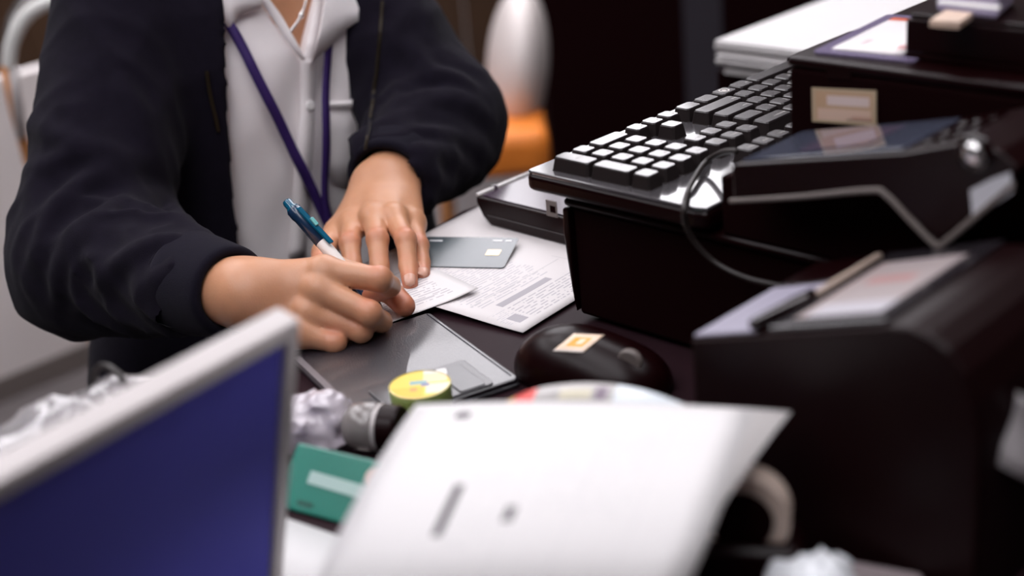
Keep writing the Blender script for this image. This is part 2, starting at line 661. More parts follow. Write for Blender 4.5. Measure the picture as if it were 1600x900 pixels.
# curved drawer front facing the person
prof = [W(0.003, 0.002, 0.006), W(-0.001, 0.002, 0.04), W(-0.004, 0.002, 0.07), W(-0.003, 0.002, 0.091), W(0.003, 0.002, 0.091)]
mk('drawer_front', prism(prof, V3 * 0.408), M['black_satin'], t, bevel=0.002)
mk('lock', lathe(W(-0.004, 0.2, 0.06), -U3, [(0, .004), (.011, .004), (.011, 0)], 20), M['silver'], t)
for a, b in ((.03, .03), (.39, .03), (.03, .38), (.39, .38)):
    mk('rubber_foot', lathe(W(a, b, 0), Z3, [(0, 0), (.012, 0), (.012, .0045), (0, .0045)], 12), M['black_matte'], t)
a = PZ(915, 303.5, 0.1004)
b = PZ(958, 314, 0.1004)
cc = (a + b) / 2
mk('sticker', obox(cc, U3 * .0135, V3 * .005, Z3 * .0003), M['beige'], t)

# ================================================================== keyboard
KO = A(0.043, 1.011, 0)
KY = math.radians(43.4)
KV = A(math.cos(KY), math.sin(KY), 0)
KU = A(math.sin(KY), -math.cos(KY), 0)
P19 = 0.01905
KZ = 0.1305                                      # height of the key tops


def K(kx, ky, z=0.0):
    q = KO + (22 - kx) * P19 * KV + ky * P19 * KU
    return A(q[0], q[1], z)


kb = thing('keyboard', K(11, 3, 0.1), 'black full size keyboard with glossy keys on the cash drawer', 'keyboard')
out = [K(22.85, -0.95), K(22.95, -0.6), K(22.95, 7.4), K(22.8, 7.9), K(-0.3, 7.9), K(-0.45, 7.5), K(-0.45, -0.6), K(-0.3, -0.95)]
zb = 0.104
mk('case', prism([p + A(0, 0, zb) for p in out], (0, 0, 0.0135)), M['black_satin'], kb, bevel=0.004, seg=3)
inn = [K(22.8, -0.88), K(22.9, -0.58), K(22.9, 7.35), K(22.75, 7.82), K(-0.25, 7.82), K(-0.4, 7.45), K(-0.4, -0.58), K(-0.25, -0.88)]
mk('top_plate', prism([p + A(0, 0, zb + 0.0128) for p in inn], (0, 0, 0.0032)), M['plate'], kb, bevel=0.0012)
mk('rear_bar', prism([p + A(0, 0, zb + 0.015) for p in (K(14.6, 7.0), K(-0.2, 7.0), K(-0.2, 7.8), K(14.6, 7.8))], (0, 0, 0.006)), M['black_satin'], kb, bevel=0.0015)
mk('wrist_edge', prism([p + A(0, 0, zb + 0.0155) for p in (K(5.2, -0.85), K(-0.2, -0.85), K(-0.2, -0.2), K(5.2, -0.2))], (0, 0, 0.006)), M['black_satin'], kb, bevel=0.0015)
for kx in (1.5, 21):
    for ky in (0.3, 7.0):
        mk('rubber_foot', prism([K(kx - .5, ky - .2, .0998), K(kx + .5, ky - .2, .0998), K(kx + .5, ky + .2, .0998), K(kx - .5, ky + .2, .0998)], (0, 0, 0.005)), M['black_matte'], kb)
KEYMESH = {}


def keymesh(w, h):
    if (w, h) in KEYMESH:
        return KEYMESH[(w, h)]
    g = 0.0008
    hx, hy = w * P19 / 2 - g, h * P19 / 2 - g
    rings = [(hx, hy, -0.0105), (hx - .0003, hy - .0003, -0.0098), (hx - .0019, hy - .0016, -0.0010), (hx - .0026, hy - .0023, 0.0)]
    vs, fs = [], []
    for (a, b, z) in rings:
        c = 0.0016
        for x, y in ((-a + c, -b), (a - c, -b), (a, -b + c), (a, b - c), (a - c, b), (-a + c, b), (-a, b - c), (-a, -b + c)):
            vs.append((x, y, z))
    for i in range(len(rings) - 1):
        for k in range(8):
            j = (k + 1) % 8
            fs.append([i * 8 + k, i * 8 + j, i * 8 + 8 + j, i * 8 + 8 + k])
    b = 8 * (len(rings) - 1)
    fs.append([b + k for k in range(8)])
    me = bpy.data.meshes.new('keycap')
    me.from_pydata(vs, [], fs)
    me.materials.append(M['key'])
    me.materials.append(M['keyside'])
    for i, p in enumerate(me.polygons):
        p.use_smooth = False
        p.material_index = 1 if i < 16 else 0
    KEYMESH[(w, h)] = me
    return me


KR = Matrix(((-KV[0], KU[0], 0), (-KV[1], KU[1], 0), (0, 0, 1)))          # local x = keyboard right, y = keyboard back


def key(kx, ky, w=1.0, h=1.0, ch=''):
    o = bpy.data.objects.new('key', keymesh(w, h))
    COL.objects.link(o)
    p = K(kx, ky, KZ) + A(0, 0, DZ)
    o.parent = kb
    q = p - ROOTLOC[kb.name]
    o.matrix_local = Matrix.Translation(q) @ KR.to_4x4()
    ROOTLOC[o.name] = p
    if ch:
        tx = bpy.data.objects.new('legend', textmesh(ch, 0.0052 if len(ch) < 3 else 0.0034, M['legend']))
        COL.objects.link(tx)
        tx.parent = o
        tx.location = (-w * P19 / 2 + 0.0045, 0.0005, 0.0002)
    return o


def row(ky, specs, x0=0.0):
    x = x0
    for w, ch in specs:
        if ch is not None:
            yield (x + w / 2, ky, w, ch)
        x += w


rows = []
rows += row(0.5, [(1.25, 'Ctrl'), (1.25, ''), (1.25, 'Alt'), (6.25, ''), (1.25, 'Alt'), (1.25, '@'), (1.25, ''), (1.25, 'Ctrl')])
rows += row(1.5, [(2.25, 'Shift')] + [(1, c) for c in 'ZXCVBNM,./'] + [(2.75, 'Shift')])
rows += row(2.5, [(1.75, 'Caps')] + [(1, c) for c in "ASDFGHJKL;'"] + [(2.25, 'Enter')])
rows += row(3.5, [(1.5, 'Tab')] + [(1, c) for c in 'QWERTYUIOP[]'] + [(1.5, '\\')])
rows += row(4.5, [(1, c) for c in '`1234567890-='] + [(2, 'Backspace')])
rows += row(6.0, [(1, 'Esc'), (1, None)] + [(1, 'F%d' % i) for i in (1, 2, 3, 4)] + [(.5, None)] + [(1, 'F%d' % i) for i in (5, 6, 7, 8)]
            + [(.5, None)] + [(1, 'F%d' % i) for i in (9, 10, 11, 12)])
for kx, ky, w, ch in rows:
    if ch == '@':
        o = key(kx, ky, w)
        p = K(kx, ky, KZ)
        lg = lathe(p + A(0, 0, -.0002), Z3, [(.0048, 0), (.0048, .0005), (.0034, .0005), (.0034, 0)], 20)
        mk('emblem_ring', lg, M['legend'], o)
        mk('emblem_disc', lathe(p + A(0, 0, -.0003), Z3, [(.0022, 0), (.0022, .0004), (0, .0004)], 14), M['legend'], o)
        for c_ in o.children:          # meshes above are in world axes: undo the key's turn
            c_.matrix_local = KR.to_4x4().inverted()
    else:
        key(kx, ky, w, 1, ch)
for j, (y, names) in enumerate(((3.5, ('Del', 'End', 'PgDn')), (4.5, ('Ins', 'Home', 'PgUp')), (6.0, ('PrtSc', 'ScrLk', 'Pause')))):
    for i in range(3):
        key(15.75 + i, y, 1, 1, names[i])
for kx, ky, c in ((15.75, .5, '<'), (16.75, .5, 'v'), (17.75, .5, '>'), (16.75, 1.5, '^')):
    key(kx, ky, 1, 1, c)
for kx, ky, w, h, c in ((19, 4.5, 1, 1, 'Num'), (20, 4.5, 1, 1, '/'), (21, 4.5, 1, 1, '*'), (22, 4.5, 1, 1, '-'), (22, 3, 1, 2, '+'), (22, 1, 1, 2, 'Enter'),
                        (19, 3.5, 1, 1, '7'), (20, 3.5, 1, 1, '8'), (21, 3.5, 1, 1, '9'), (19, 2.5, 1, 1, '4'), (20, 2.5, 1, 1, '5'), (21, 2.5, 1, 1, '6'),
                        (19, 1.5, 1, 1, '1'), (20, 1.5, 1, 1, '2'), (21, 1.5, 1, 1, '3'), (19.5, .5, 2, 1, '0'), (21, .5, 1, 1, '.')):
    key(kx, ky, w, h, c)
# ================================================================== the person
def onray(px, py, P, L, far=True):
    r = ray(px, py)
    a = r @ r
    b = 2 * r @ (ORG - P)
    c = (ORG - P) @ (ORG - P) - L * L
    d = b * b - 4 * a * c
    t = -b / (2 * a) if d < 0 else (-b + (1 if far else -1) * math.sqrt(d)) / (2 * a)
    return ORG + r * t


def chain(tip, z, pts):
    P = PZ(tip[0], tip[1], z)
    out = [P]
    for px, py, L in pts:
        P = onray(px, py, P, L)
        out.append(P)
    return out


person = thing('person', A(-0.27, 1.5, -DZ), 'person in navy jacket and white shirt with purple lanyard, signing a slip', 'person')
TH = math.radians(35)
RR = A(math.cos(TH), math.sin(TH), 0)
FW = A(math.sin(TH), -math.cos(TH), 0)
CC = PD(478, 200, 1.385) * A(1, 1, 0) - FW * .114

# ---- left hand (flat on the slip), joints from fingertip to knuckle
LH = {
    'index': chain((556, 438), .009, [(551, 413, .022), (547, 381, .024), (552, 349, .043)]),
    'middle': chain((597, 446), .009, [(593, 416, .023), (590, 375, .027), (584, 340, .047)]),
    'ring': chain((641, 444), .0085, [(638, 416, .023), (634, 375, .026), (616, 341, .044)]),
    'pinky': chain((662, 431), .0075, [(660, 411, .020), (656, 384, .021), (644, 348, .037)]),
}
LR = {'index': (.0068, .0079, .0089, .0105), 'middle': (.0069, .0081, .0091, .0108), 'ring': (.0067, .0078, .0087, .0104),
      'pinky': (.0056, .0066, .0075, .0095)}
LT = [PZ(497, 418, .012), PZ(506, 394, .016), PZ(527, 362, .020), PZ(568, 322, .028)]
LW = PZ(602, 284, .043)
LE = PD(676, 196, 1.445)                            # left elbow


def fingers(P, H, Rd):
    d = None
    for n in H:
        j, r = H[n], Rd[n]
        e = None
        for i in range(3):
            s = cone(P, j[i], j[i + 1], r[i], r[i + 1])
            e = s if e is None else smin(e, s, .003)
        # knuckle swellings
        e = smin(e, np.linalg.norm(P - (j[2] + A(0, 0, r[2] * .12)), axis=-1) - r[2] * 1.02, .003)
        d = e if d is None else smin(d, e, .0012)
    return d


def left_hand(P):
    d = fingers(P, LH, LR)
    palm = None
    for n, rw in (('index', .0125), ('middle', .013), ('ring', .0125), ('pinky', .0115)):
        w = LW + RR * {'index': -.017, 'middle': -.006, 'ring': .006, 'pinky': .016}[n]
        s = cone(P, LH[n][3] + A(0, 0, -.003), w, rw, .0175)
        palm = s if palm is None else smin(palm, s, .009)
    # web and knuckle heads
    for n in LH:
        palm = smin(palm, np.linalg.norm(P - (LH[n][3] + A(0, 0, .0015)), axis=-1) - .0106, .006)
    th = None
    for i, (a, b) in enumerate(((.0082, .0098), (.0098, .0112), (.0112, .017))):
        s = cone(P, LT[i], LT[i + 1], a, b)
        th = s if th is None else smin(th, s, .005)
    palm = smin(palm, th, .012)
    d = smin(d, palm, .0075)
    arm = cone(P, LW, LW + (LE - LW) * .55, .0235, .033)
    return smin(d, arm, .018)


# ---- right hand (writing)
pen_tip = PZ(610, 503, 0.0012)
pen_end = onray(447, 314, pen_tip, .133)
pen_dir = (pen_end - pen_tip) / np.linalg.norm(pen_end - pen_tip)
RH = {
    'index': [pen_tip + pen_dir * .030 + A(.004, -.0085, .002), A(-.0935, 1.0125, .0365), PZ(593, 437, .050), PZ(506, 424, .058)],
    'middle': [A(-.112, 1.004, .0115), A(-.1015, .990, .0175), PZ(577, 490, .031), PZ(498, 452, .048)],
    'ring': [A(-.130, .999, .0095), A(-.117, .992, .0105), PZ(564, 517, .0165), PZ(481, 487, .033)],
    'pinky': [A(-.148, .993, .0085), A(-.133, .985, .0095), PZ(524, 536, .0115), PZ(466, 520, .021)],
}
RRd = {'index': (.0070, .0082, .0094, .0110), 'middle': (.0070, .0082, .0093, .0112), 'ring': (.0066, .0078, .0088, .0105),
       'pinky': (.0060, .0068, .0078, .0098)}
RT = [PZ(632, 478, .0155), A(-.1035, 1.047, .027), A(-.138, 1.060, .034), A(-.180, 1.038, .040)]
RW = PZ(388, 462, .043)
RE = PD(135, 404, 1.26)                            # right elbow


def right_hand(P):
    d = fingers(P, RH, RRd)
    palm = None
    for n, rw, o in (('index', .0125, (0, .006, .006)), ('middle', .013, (0, .006, .002)), ('ring', .0125, (0, .006, -.003)), ('pinky', .0115, (0, .006, -.008))):
        w = RW + A(*o)
        k = RH[n][3] + A(-.001, .006, -.003)
        s = cone(P, k, w, rw, .0165)
        palm = s if palm is None else smin(palm, s, .010)
    for n in RH:
        palm = smin(palm, np.linalg.norm(P - RH[n][3], axis=-1) - .0107, .006)
    palm = smin(palm, cone(P, A(-.15, 1.012, .028), RW + A(.01, .008, -.004), .016, .018), .012)
    th = None
    for i, (a, b) in enumerate(((.0088, .0105), (.0105, .0115), (.0115, .0165))):
        s = cone(P, RT[i], RT[i + 1], a, b)
        th = s if th is None else smin(th, s, .005)
    palm = smin(palm, th, .006)
    d = smin(d, palm, .0065)
    arm = cone(P, RW, RW + (RE - RW) * .5, .0245, .034)
    d = smin(d, arm, .02)
    # keep the pen's channel free
    return d


def flush(V, pts):
    f = np.zeros(len(V))
    for p, r, s in pts:
        f = np.maximum(f, s * np.exp(-(np.linalg.norm(V - p, axis=1) / r) ** 2))
    return f


pts = []
for Hd in (LH, RH):
    for n in Hd:
        pts += [(Hd[n][0], .013, 1.0), (Hd[n][2] + A(0, 0, .007), .009, .75), (Hd[n][1] + A(0, 0, .006), .006, .4)]
pts += [(RT[0], .018, 1.0), (LT[0], .018, .9)]
allp = lambda Hd, T, Wr: np.array([q for n in Hd for q in Hd[n]] + T + [Wr])
q = allp(LH, LT, LW)
gl = relax(surf(left_hand, q.min(0) - .035, np.maximum(q.max(0) + .035, LW + (LE - LW) * .5 + .04), .0017), 2, .4)
q = allp(RH, RT, RW)
gr = relax(surf(right_hand, np.minimum(q.min(0) - .035, RW + (RE - RW) * .45 - .04), np.maximum(q.max(0) + .035, RW + (RE - RW) * .45 + .04), .0017), 2, .4)


# ---- torso, neck and head under the clothes
ZW = [-.60, -.42, -.25, -.10, .0, .08, .15, .20, .235, .26, .30]
WW = [.17, .19, .185, .165, .158, .160, .158, .135, .090, .062, .05]
WD = [.10, .125, .12, .115, .112, .110, .100, .085, .070, .058, .05]
LEAN = [-.06, -.06, -.03, 0, 0, 0, .004, .006, .006, .006, .006]      # how far forward the slice sits


def column(P, grow=0.0, gfront=0.0):
    z = P[..., 2]
    w = np.interp(z, ZW, WW) + grow
    dd = np.interp(z, ZW, WD) + grow + gfront
    b0 = np.interp(z, ZW, LEAN)
    qx = P - CC
    a, b = qx @ RR, qx @ FW - b0
    k = np.sqrt((a / w) ** 2 + (b / dd) ** 2)
    return np.maximum((k - 1) * np.minimum(w, dd), np.maximum(z - .275, -.40 - z))


HC = CC + A(.012, -.035, .43)                      # head centre, above the picture


def headfn(P):
    d = ell(P, HC + A(0, .01, .02), RR, FW, Z3, .076, .096, .105)
    d = smin(d, ell(P, HC + FW * .035 + A(0, 0, -.05), RR, FW, Z3, .056, .062, .072), .03)
    d = smin(d, cone(P, HC + FW * .085 + A(0, 0, .01), HC + FW * .105 + A(0, 0, -.025), .007, .012), .01)       # nose
    for s in (-1, 1):
        d = smin(d, ell(P, HC + RR * s * .077 + A(0, 0, -.01), RR, FW, Z3, .008, .018, .030), .006)              # ears
        e = np.linalg.norm(P - (HC + FW * .088 + RR * s * .031 + A(0, 0, .012)), axis=-1) - .013
        d = np.maximum(d, -e)                                                                                    # eye sockets
        d = smin(d, np.linalg.norm(P - (HC + FW * .078 + RR * s * .031 + A(0, 0, .012)), axis=-1) - .0125, .003)
    d = smin(d, ell(P, HC + FW * .088 + A(0, 0, -.058), RR, FW, Z3, .024, .008, .005), .004)                     # lips
    d = smin(d, ell(P, HC + FW * .088 + A(0, 0, -.069), RR, FW, Z3, .021, .008, .006), .004)
    return d


def torso(P):
    d = column(P, -.006)
    d = smin(d, cone(P, CC + A(0, 0, .12), HC + A(0, 0.01, -.06), .058, .052), .03)
    d = smin(d, headfn(P), .02)
    return d


LS = CC + RR * .118 + FW * -.01 + A(0, 0, .205)
RS = CC - RR * .112 + FW * .01 + A(0, 0, .205)


def body_low(P):
    d = torso(P)
    d = smin(d, cone(P, LS, LE, .045, .036), .02)
    d = smin(d, cone(P, RS, RE, .045, .036), .02)
    d = smin(d, cone(P, LE, LW + (LE - LW) * .3, .034, .026), .01)
    d = smin(d, cone(P, RE, RW + (RE - RW) * .3, .034, .026), .01)
    return d


gt = relax(surf(body_low, (-.52, 1.05, -.43), (.06, 1.60, .58), .006), 2, .5)
V = np.concatenate([gl[0], gr[0], gt[0]])
Q = np.concatenate([gl[1], gr[1] + len(gl[0]), gt[1] + len(gl[0]) + len(gr[0])])
body = mk('body', (V, Q), M['skin'], person, smooth=True)
at = body.data.attributes.new('flush', 'FLOAT', 'POINT')
at.data.foreach_set('value', flush(V, pts).astype(np.float32))


def nail(tip, dip, up, w, l, name='fingernail'):
    ax = tip - dip
    ax /= np.linalg.norm(ax)
    up = A(*up) - ax * np.dot(up, ax)
    up /= np.linalg.norm(up)
    sd = np.cross(ax, up)
    return ax, up, sd


def add_nail(fn, tip, dip, r, w, l, up=(0, 0, 1)):
    ax, up, sd = nail(tip, dip, up, w, l)
    rows_ = []
    for i in range(9):
        s = -l * .62 + l * 1.0 * i / 8
        rowp = []
        for j in range(9):
            x = (j / 8 - .5) * 2
            e = s
            if i == 0:
                e = s + .0012 * x * x
            if i == 8:
                e = s - .0016 * x * x
            ang = x * w / r
            base = tip + ax * (e + .002)
            # march onto the finger
            dr = up * math.cos(ang) + sd * math.sin(ang)
            p = base + dr * (r + .006)
            p = base + dr * r * 1.6
            for _ in range(10):
                p = p - dr * float(np.clip(fn(p[None])[0], -.002, .002)) * .8
            pr = np.dot(p - base, dr)
            p = base + dr * min(max(pr, r * .2), r * 1.25)
            rowp.append(p + dr * .0004)
        rows_.append(rowp)
    g = grid(rows_)
    mk('fingernail', (g[0], g[1]), M['nail'], body, smooth=True, solid=.0006)


add_nail(left_hand, LH['ring'][0], LH['ring'][1], .0068, .0052, .0115, (0, -.05, 1))
add_nail(left_hand, LH['pinky'][0], LH['pinky'][1], .0056, .0042, .0095, (.1, -.05, 1))
add_nail(left_hand, LH['middle'][0], LH['middle'][1], .0069, .0053, .0115, (0, -.05, 1))
add_nail(left_hand, LH['index'][0], LH['index'][1], .0068, .0052, .0115, (0, -.05, 1))

# hair and eyes (above the picture)
def hairfn(P):
    d = ell(P, HC + A(0, .014, .035), RR, FW, Z3, .086, .104, .110)
    cut = (P - HC) @ FW * .8 - (P - HC) @ Z3 * .9 - .012
    return np.maximum(d, cut)


mk('hair', relax(surf(hairfn, HC - .15, HC + .17, .006), 1), M['hair'], person, smooth=True)
for s in (-1, 1):
    e = HC + FW * .080 + RR * s * .031 + A(0, 0, .012)
    mk('eye', lathe(e, FW, [(0, .0118), (.004, .0112), (.0085, .008), (.0115, .002), (.0117, 0)], 16), M['white_plastic'], body, smooth=True)
    mk('iris', lathe(e, FW, [(0, .0124), (.004, .0117), (.0052, .0108)], 16), M['hair'], body, smooth=True)

# ---- shirt
def soft_folds(P, seed=0.0):
    a = (P - CC) @ RR
    z = P[..., 2]
    x = np.stack([a * 34 + z * 9 + seed, z * 7 - a * 4 + 3.1, np.zeros_like(a) + seed], -1)
    y = np.stack([a * 15 - z * 12 + seed + 9, z * 10 + 1.7, np.zeros_like(a) + 5.0], -1)
    return (vnoise(x) - .5) * .007 + (vnoise(y) - .5) * .013


VZ = 0.118                                       # bottom of the open neck


def base_shirt(P):
    return column(P, 0.004) + soft_folds(P)


def hits(fn, pix, t0=1.05, t1=1.75, k=.6, it=70):
    """first meeting of the pixel rays with fn = 0 (or the nearest miss, pulled onto it); points and normals"""
    R_ = np.array([ray(x, y) / np.linalg.norm(ray(x, y)) for x, y in pix])
    t = np.full(len(R_), t0)
    bt, bd = t.copy(), np.full(len(R_), 9.0)
    for _ in range(it):
        d = fn(ORG + R_ * t[:, None])
        m_ = np.abs(d) < bd
        bt[m_], bd[m_] = t[m_], np.abs(d)[m_]
        t = np.clip(t + d * k, t0, t1)
    P = ORG + R_ * bt[:, None]
    for _ in range(2):
        n = np.stack([fn(P + e) - fn(P - e) for e in np.eye(3) * .003], -1)
        n /= np.linalg.norm(n, axis=1)[:, None] + 1e-9
        P = P - n * fn(P)[:, None]
    return P, n


def opening(pix):
    p, _n = hits(lambda P: column(P, .004), pix)
    r_ = np.stack([p[:, 2], (p - CC) @ RR], 1)
    return r_[np.argsort(r_[:, 0])]


VL = opening([(471, 94), (450, 66), (426, 32), (405, 2), (385, -30), (365, -60)])
VR = opening([(472, 94), (480, 60), (488, 30), (496, 0), (504, -30), (512, -60)])


def shirtfn(P):
    d = column(P, 0.004) + soft_folds(P)
    qx = P - CC
    a, b = qx @ RR, qx @ FW
    # V neck
    zz_ = P[..., 2]
    v = np.maximum(np.maximum(np.interp(zz_, VL[:, 0], VL[:, 1]) - a, a - np.interp(zz_, VR[:, 0], VR[:, 1])), np.maximum(.02 - b, VL[0, 0] - zz_))
    d = np.maximum(d, -v)
    # hole for the neck
    d = np.maximum(d, -(np.linalg.norm((P - (CC + FW * .012))[..., :2], axis=-1) - .064 - np.minimum(0, P[..., 2] - .2) * 3))
    return d


gs = relax(surf(shirtfn, CC + A(-.21, -.17, -.3), CC + A(.21, .17, .29), .004), 2, .5)
shirt = mk('shirt', gs, M['shirt'], person, smooth=True)


def shirt_hit(px, py, off=0.0):
    p, n = hits(base_shirt, [(px, py)])
    return p[0] + n[0] * off, n[0]


def patch(name, polyrows, offs, m, parent, solid=.0018, n=7):
    """polyrows: pixel polylines (rows) -> lofted sheet resting on the shirt, offs = lift per row"""
    R_ = []
    for rw_, of in zip(polyrows, offs):
        pp = spline([A(x, y, 0) for x, y in rw_], n)
        p, nr_ = hits(base_shirt, [q_[:2] for q_ in pp])
        R_.append(p + nr_ * of)
    g = grid(R_)
    return mk(name, (g[0], g[1]), m, parent, smooth=True, solid=solid)


# collar leaves, placket, pocket
patch('collar', [[(322, -24), (350, -30), (384, -34), (402, -30)], [(330, -6), (352, -8), (378, -12), (402, -4)], [(340, 22), (352, 16), (372, 6), (403, 6)],
                 [(357, 49), (362, 46), (371, 26), (405, 14)]], [.010, .011, .009, .005], M['shirt'], shirt)
patch('collar', [[(490, -30), (515, -34), (545, -36), (566, -34)], [(497, 0), (520, -8), (550, -14), (572, -8)], [(488, 48), (510, 30), (540, 22), (569, 18)],
                 [(478, 96), (500, 76), (528, 52), (558, 34)]], [.006, .010, .011, .009], M['shirt'], shirt)
patch('placket', [[(468, 92), (466, 150), (462, 220), (456, 300), (450, 400)], [(494, 92), (490, 150), (486, 220), (480, 300), (474, 400)]], [.0035, .003], M['shirt'], shirt, .0022)
patch('facing', [[(404, 2), (426, 34), (450, 70), (470, 96)], [(414, -4), (436, 26), (456, 60), (472, 90)]], [.003, .005], M['shirt'], shirt, .002)
patch('pocket', [[(508, 160), (540, 158), (572, 148)], [(508, 200), (540, 200), (573, 196)], [(508, 250), (540, 250), (566, 246)], [(512, 282), (536, 292), (552, 286)]],
      [.004, .005, .005, .003], M['shirt'], shirt, .0015)
patch('pocket_hem', [[(507, 158), (540, 156), (573, 145)], [(507, 168), (540, 167), (573, 158)]], [.0065, .007], M['shirt'], shirt, .0015)
for bx_, by_ in ((481, 165), (466, 336)):
    p, nr = shirt_hit(bx_, by_, .005)
    mk('button', lathe(p, nr, [(0, .0015), (.004, .0015), (.005, .0005), (.005, -.001)], 16), M['white_plastic'], shirt)
# chest-hugging necklace
pp = [shirt_hit(x, y, -.004)[0] for x, y in [(484, -14), (480, 6), (474, 22), (467, 34), (459, 44), (452, 52)]]
mk('necklace', tube(spline(pp, 6), .0011, 6), M['chrome'], person, smooth=True)
for k_, p in enumerate(spline(pp, 5)[::2]):
    rr_ = .0034 if k_ == 5 else .0019
    mk('necklace_bead', lathe(p, Z3, [(0, -rr_), (rr_ * .7, -rr_ * .7), (rr_, 0), (rr_ * .7, rr_ * .7), (0, rr_)], 10), M['chrome'], person, smooth=True)


def ribbon(name, path, w, off, m, parent):
    a_, b_ = [], []
    pp = spline([A(x, y, 0) for x, y in path], 10)
    for i, p in enumerate(pp):
        tgt = pp[min(i + 1, len(pp) - 1)] - pp[max(i - 1, 0)]
        tgt /= np.linalg.norm(tgt)
        nx = A(-tgt[1], tgt[0], 0)
        a_.append((p + nx * w / 2)[:2])
        b_.append((p - nx * w / 2)[:2])
    pa_, na_ = hits(base_shirt, a_)
    pb_, nb_ = hits(base_shirt, b_)
    g = grid([pa_ + na_ * off, pb_ + nb_ * off])
    return mk(name, (g[0], g[1]), m, parent, smooth=True, solid=.0012)


lan = ribbon('lanyard', [(334, -20), (346, 20), (372, 66), (408, 138), (448, 222), (486, 300), (512, 356)], 15, .006, M['purple'], person)
ribbon('lanyard_strap', [(505, 60), (503, 130), (503, 200), (502, 260), (503, 310), (512, 356)], 11, .0075, M['purple'], lan)
pc, nr = shirt_hit(512, 362, .006)
mk('lanyard_clip', obox(pc, RR * .006, nr * .003, Z3 * .008), M['silver'], lan, bevel=.0015)

# ---- jacket
def armcoord(P, a, b):
    ba = b - a
    L = np.linalg.norm(ba)
    t = ba / L
    x = np.cross(t, A(0, 0, 1))
    x /= np.linalg.norm(x)
    y = np.cross(t, x)
    q = P - a
    return q @ t, np.arctan2(q @ y, q @ x), L


def ridge(x):
    return 1 - np.abs(2 * x - 1)


def folds(P, a, b, seed, fs, amp, slant):
    s, ph, L = armcoord(P, a, b)
    c, sn = np.cos(ph), np.sin(ph)
    n1 = vnoise(np.stack([s * fs + slant * c * 1.1 + seed, c * .9 + 4 + seed, sn * .9 + 7], -1))
    n2 = vnoise(np.stack([s * fs * 1.9 - slant * sn * 1.4 + seed + 11, c * 1.3 + 2, sn * 1.3 + 1], -1))
    return amp * ((ridge(n1) ** 2) * 1.1 + (ridge(n2) ** 2) * .6 - .55)


RCU = RW + (RE - RW) * .085                        # where the right cuff ends
RC0 = RW + (RE - RW) * .30
LCU = LW + (LE - LW) * .02
LC0 = LW + (LE - LW) * .20


OPL = opening([(335, 0), (339, 100), (344, 200), (352, 300), (362, 400)])
OPR = opening([(605, 0), (600, 60), (590, 120), (580, 200), (573, 260)])


def sleeves(P):
    s1 = cone(P, RS, RE, .068, .060)
    s2 = cone(P, RE, RC0, .060, .040)
    sr = smin(s1, s2, .030)
    sr = smin(sr, np.linalg.norm(P - (RE + A(-.012, .01, -.012)), axis=-1) - .056, .02)
    sl = smin(cone(P, LS, LE, .072, .064), cone(P, LE, LC0, .064, .044), .03)
    return np.minimum(sr, sl)


CREASE = []
for pl_, r0_, lift in (([(38, 190), (75, 205), (120, 228), (165, 242), (215, 250)], .0085, .002), ([(40, 268), (70, 262), (105, 248), (130, 236)], .0070, .0015),
                       ([(62, 400), (72, 360), (95, 318), (135, 288), (190, 262), (235, 252)], .0080, .002), ([(88, 480), (92, 430), (110, 385), (145, 345), (190, 322)], .0075, .0015),
                       ([(105, 420), (130, 375), (170, 335), (215, 312), (262, 305)], .0070, .001), ([(150, 452), (172, 425), (205, 400), (250, 378), (292, 372)], .0075, .001),
                       ([(180, 110), (205, 160), (225, 215), (238, 265)], .0085, .001), ([(215, 330), (250, 318), (300, 325), (335, 352)], .0075, .001),
                       ([(640, 232), (680, 240), (720, 258), (752, 288)], .0080, .0015), ([(655, 205), (700, 212), (742, 230), (768, 252)], .0075, .0015),
                       ([(650, 165), (695, 158), (735, 168), (766, 190)], .0085, .0015), ([(640, 130), (680, 118), (720, 128), (748, 150)], .0080, .001),
                       ([(610, 262), (650, 265), (690, 285), (715, 318)], .0070, .001), ([(620, 60), (650, 90), (672, 120)], .0090, .0)):
    pp_ = spline([A(x, y, 0) for x, y in pl_], 2)
    p_c, n_c = hits(sleeves, [q_[:2] for q_ in pp_])
    CREASE.append((p_c + n_c * (lift * 1.3 - r0_ * .22), r0_ * 1.12))


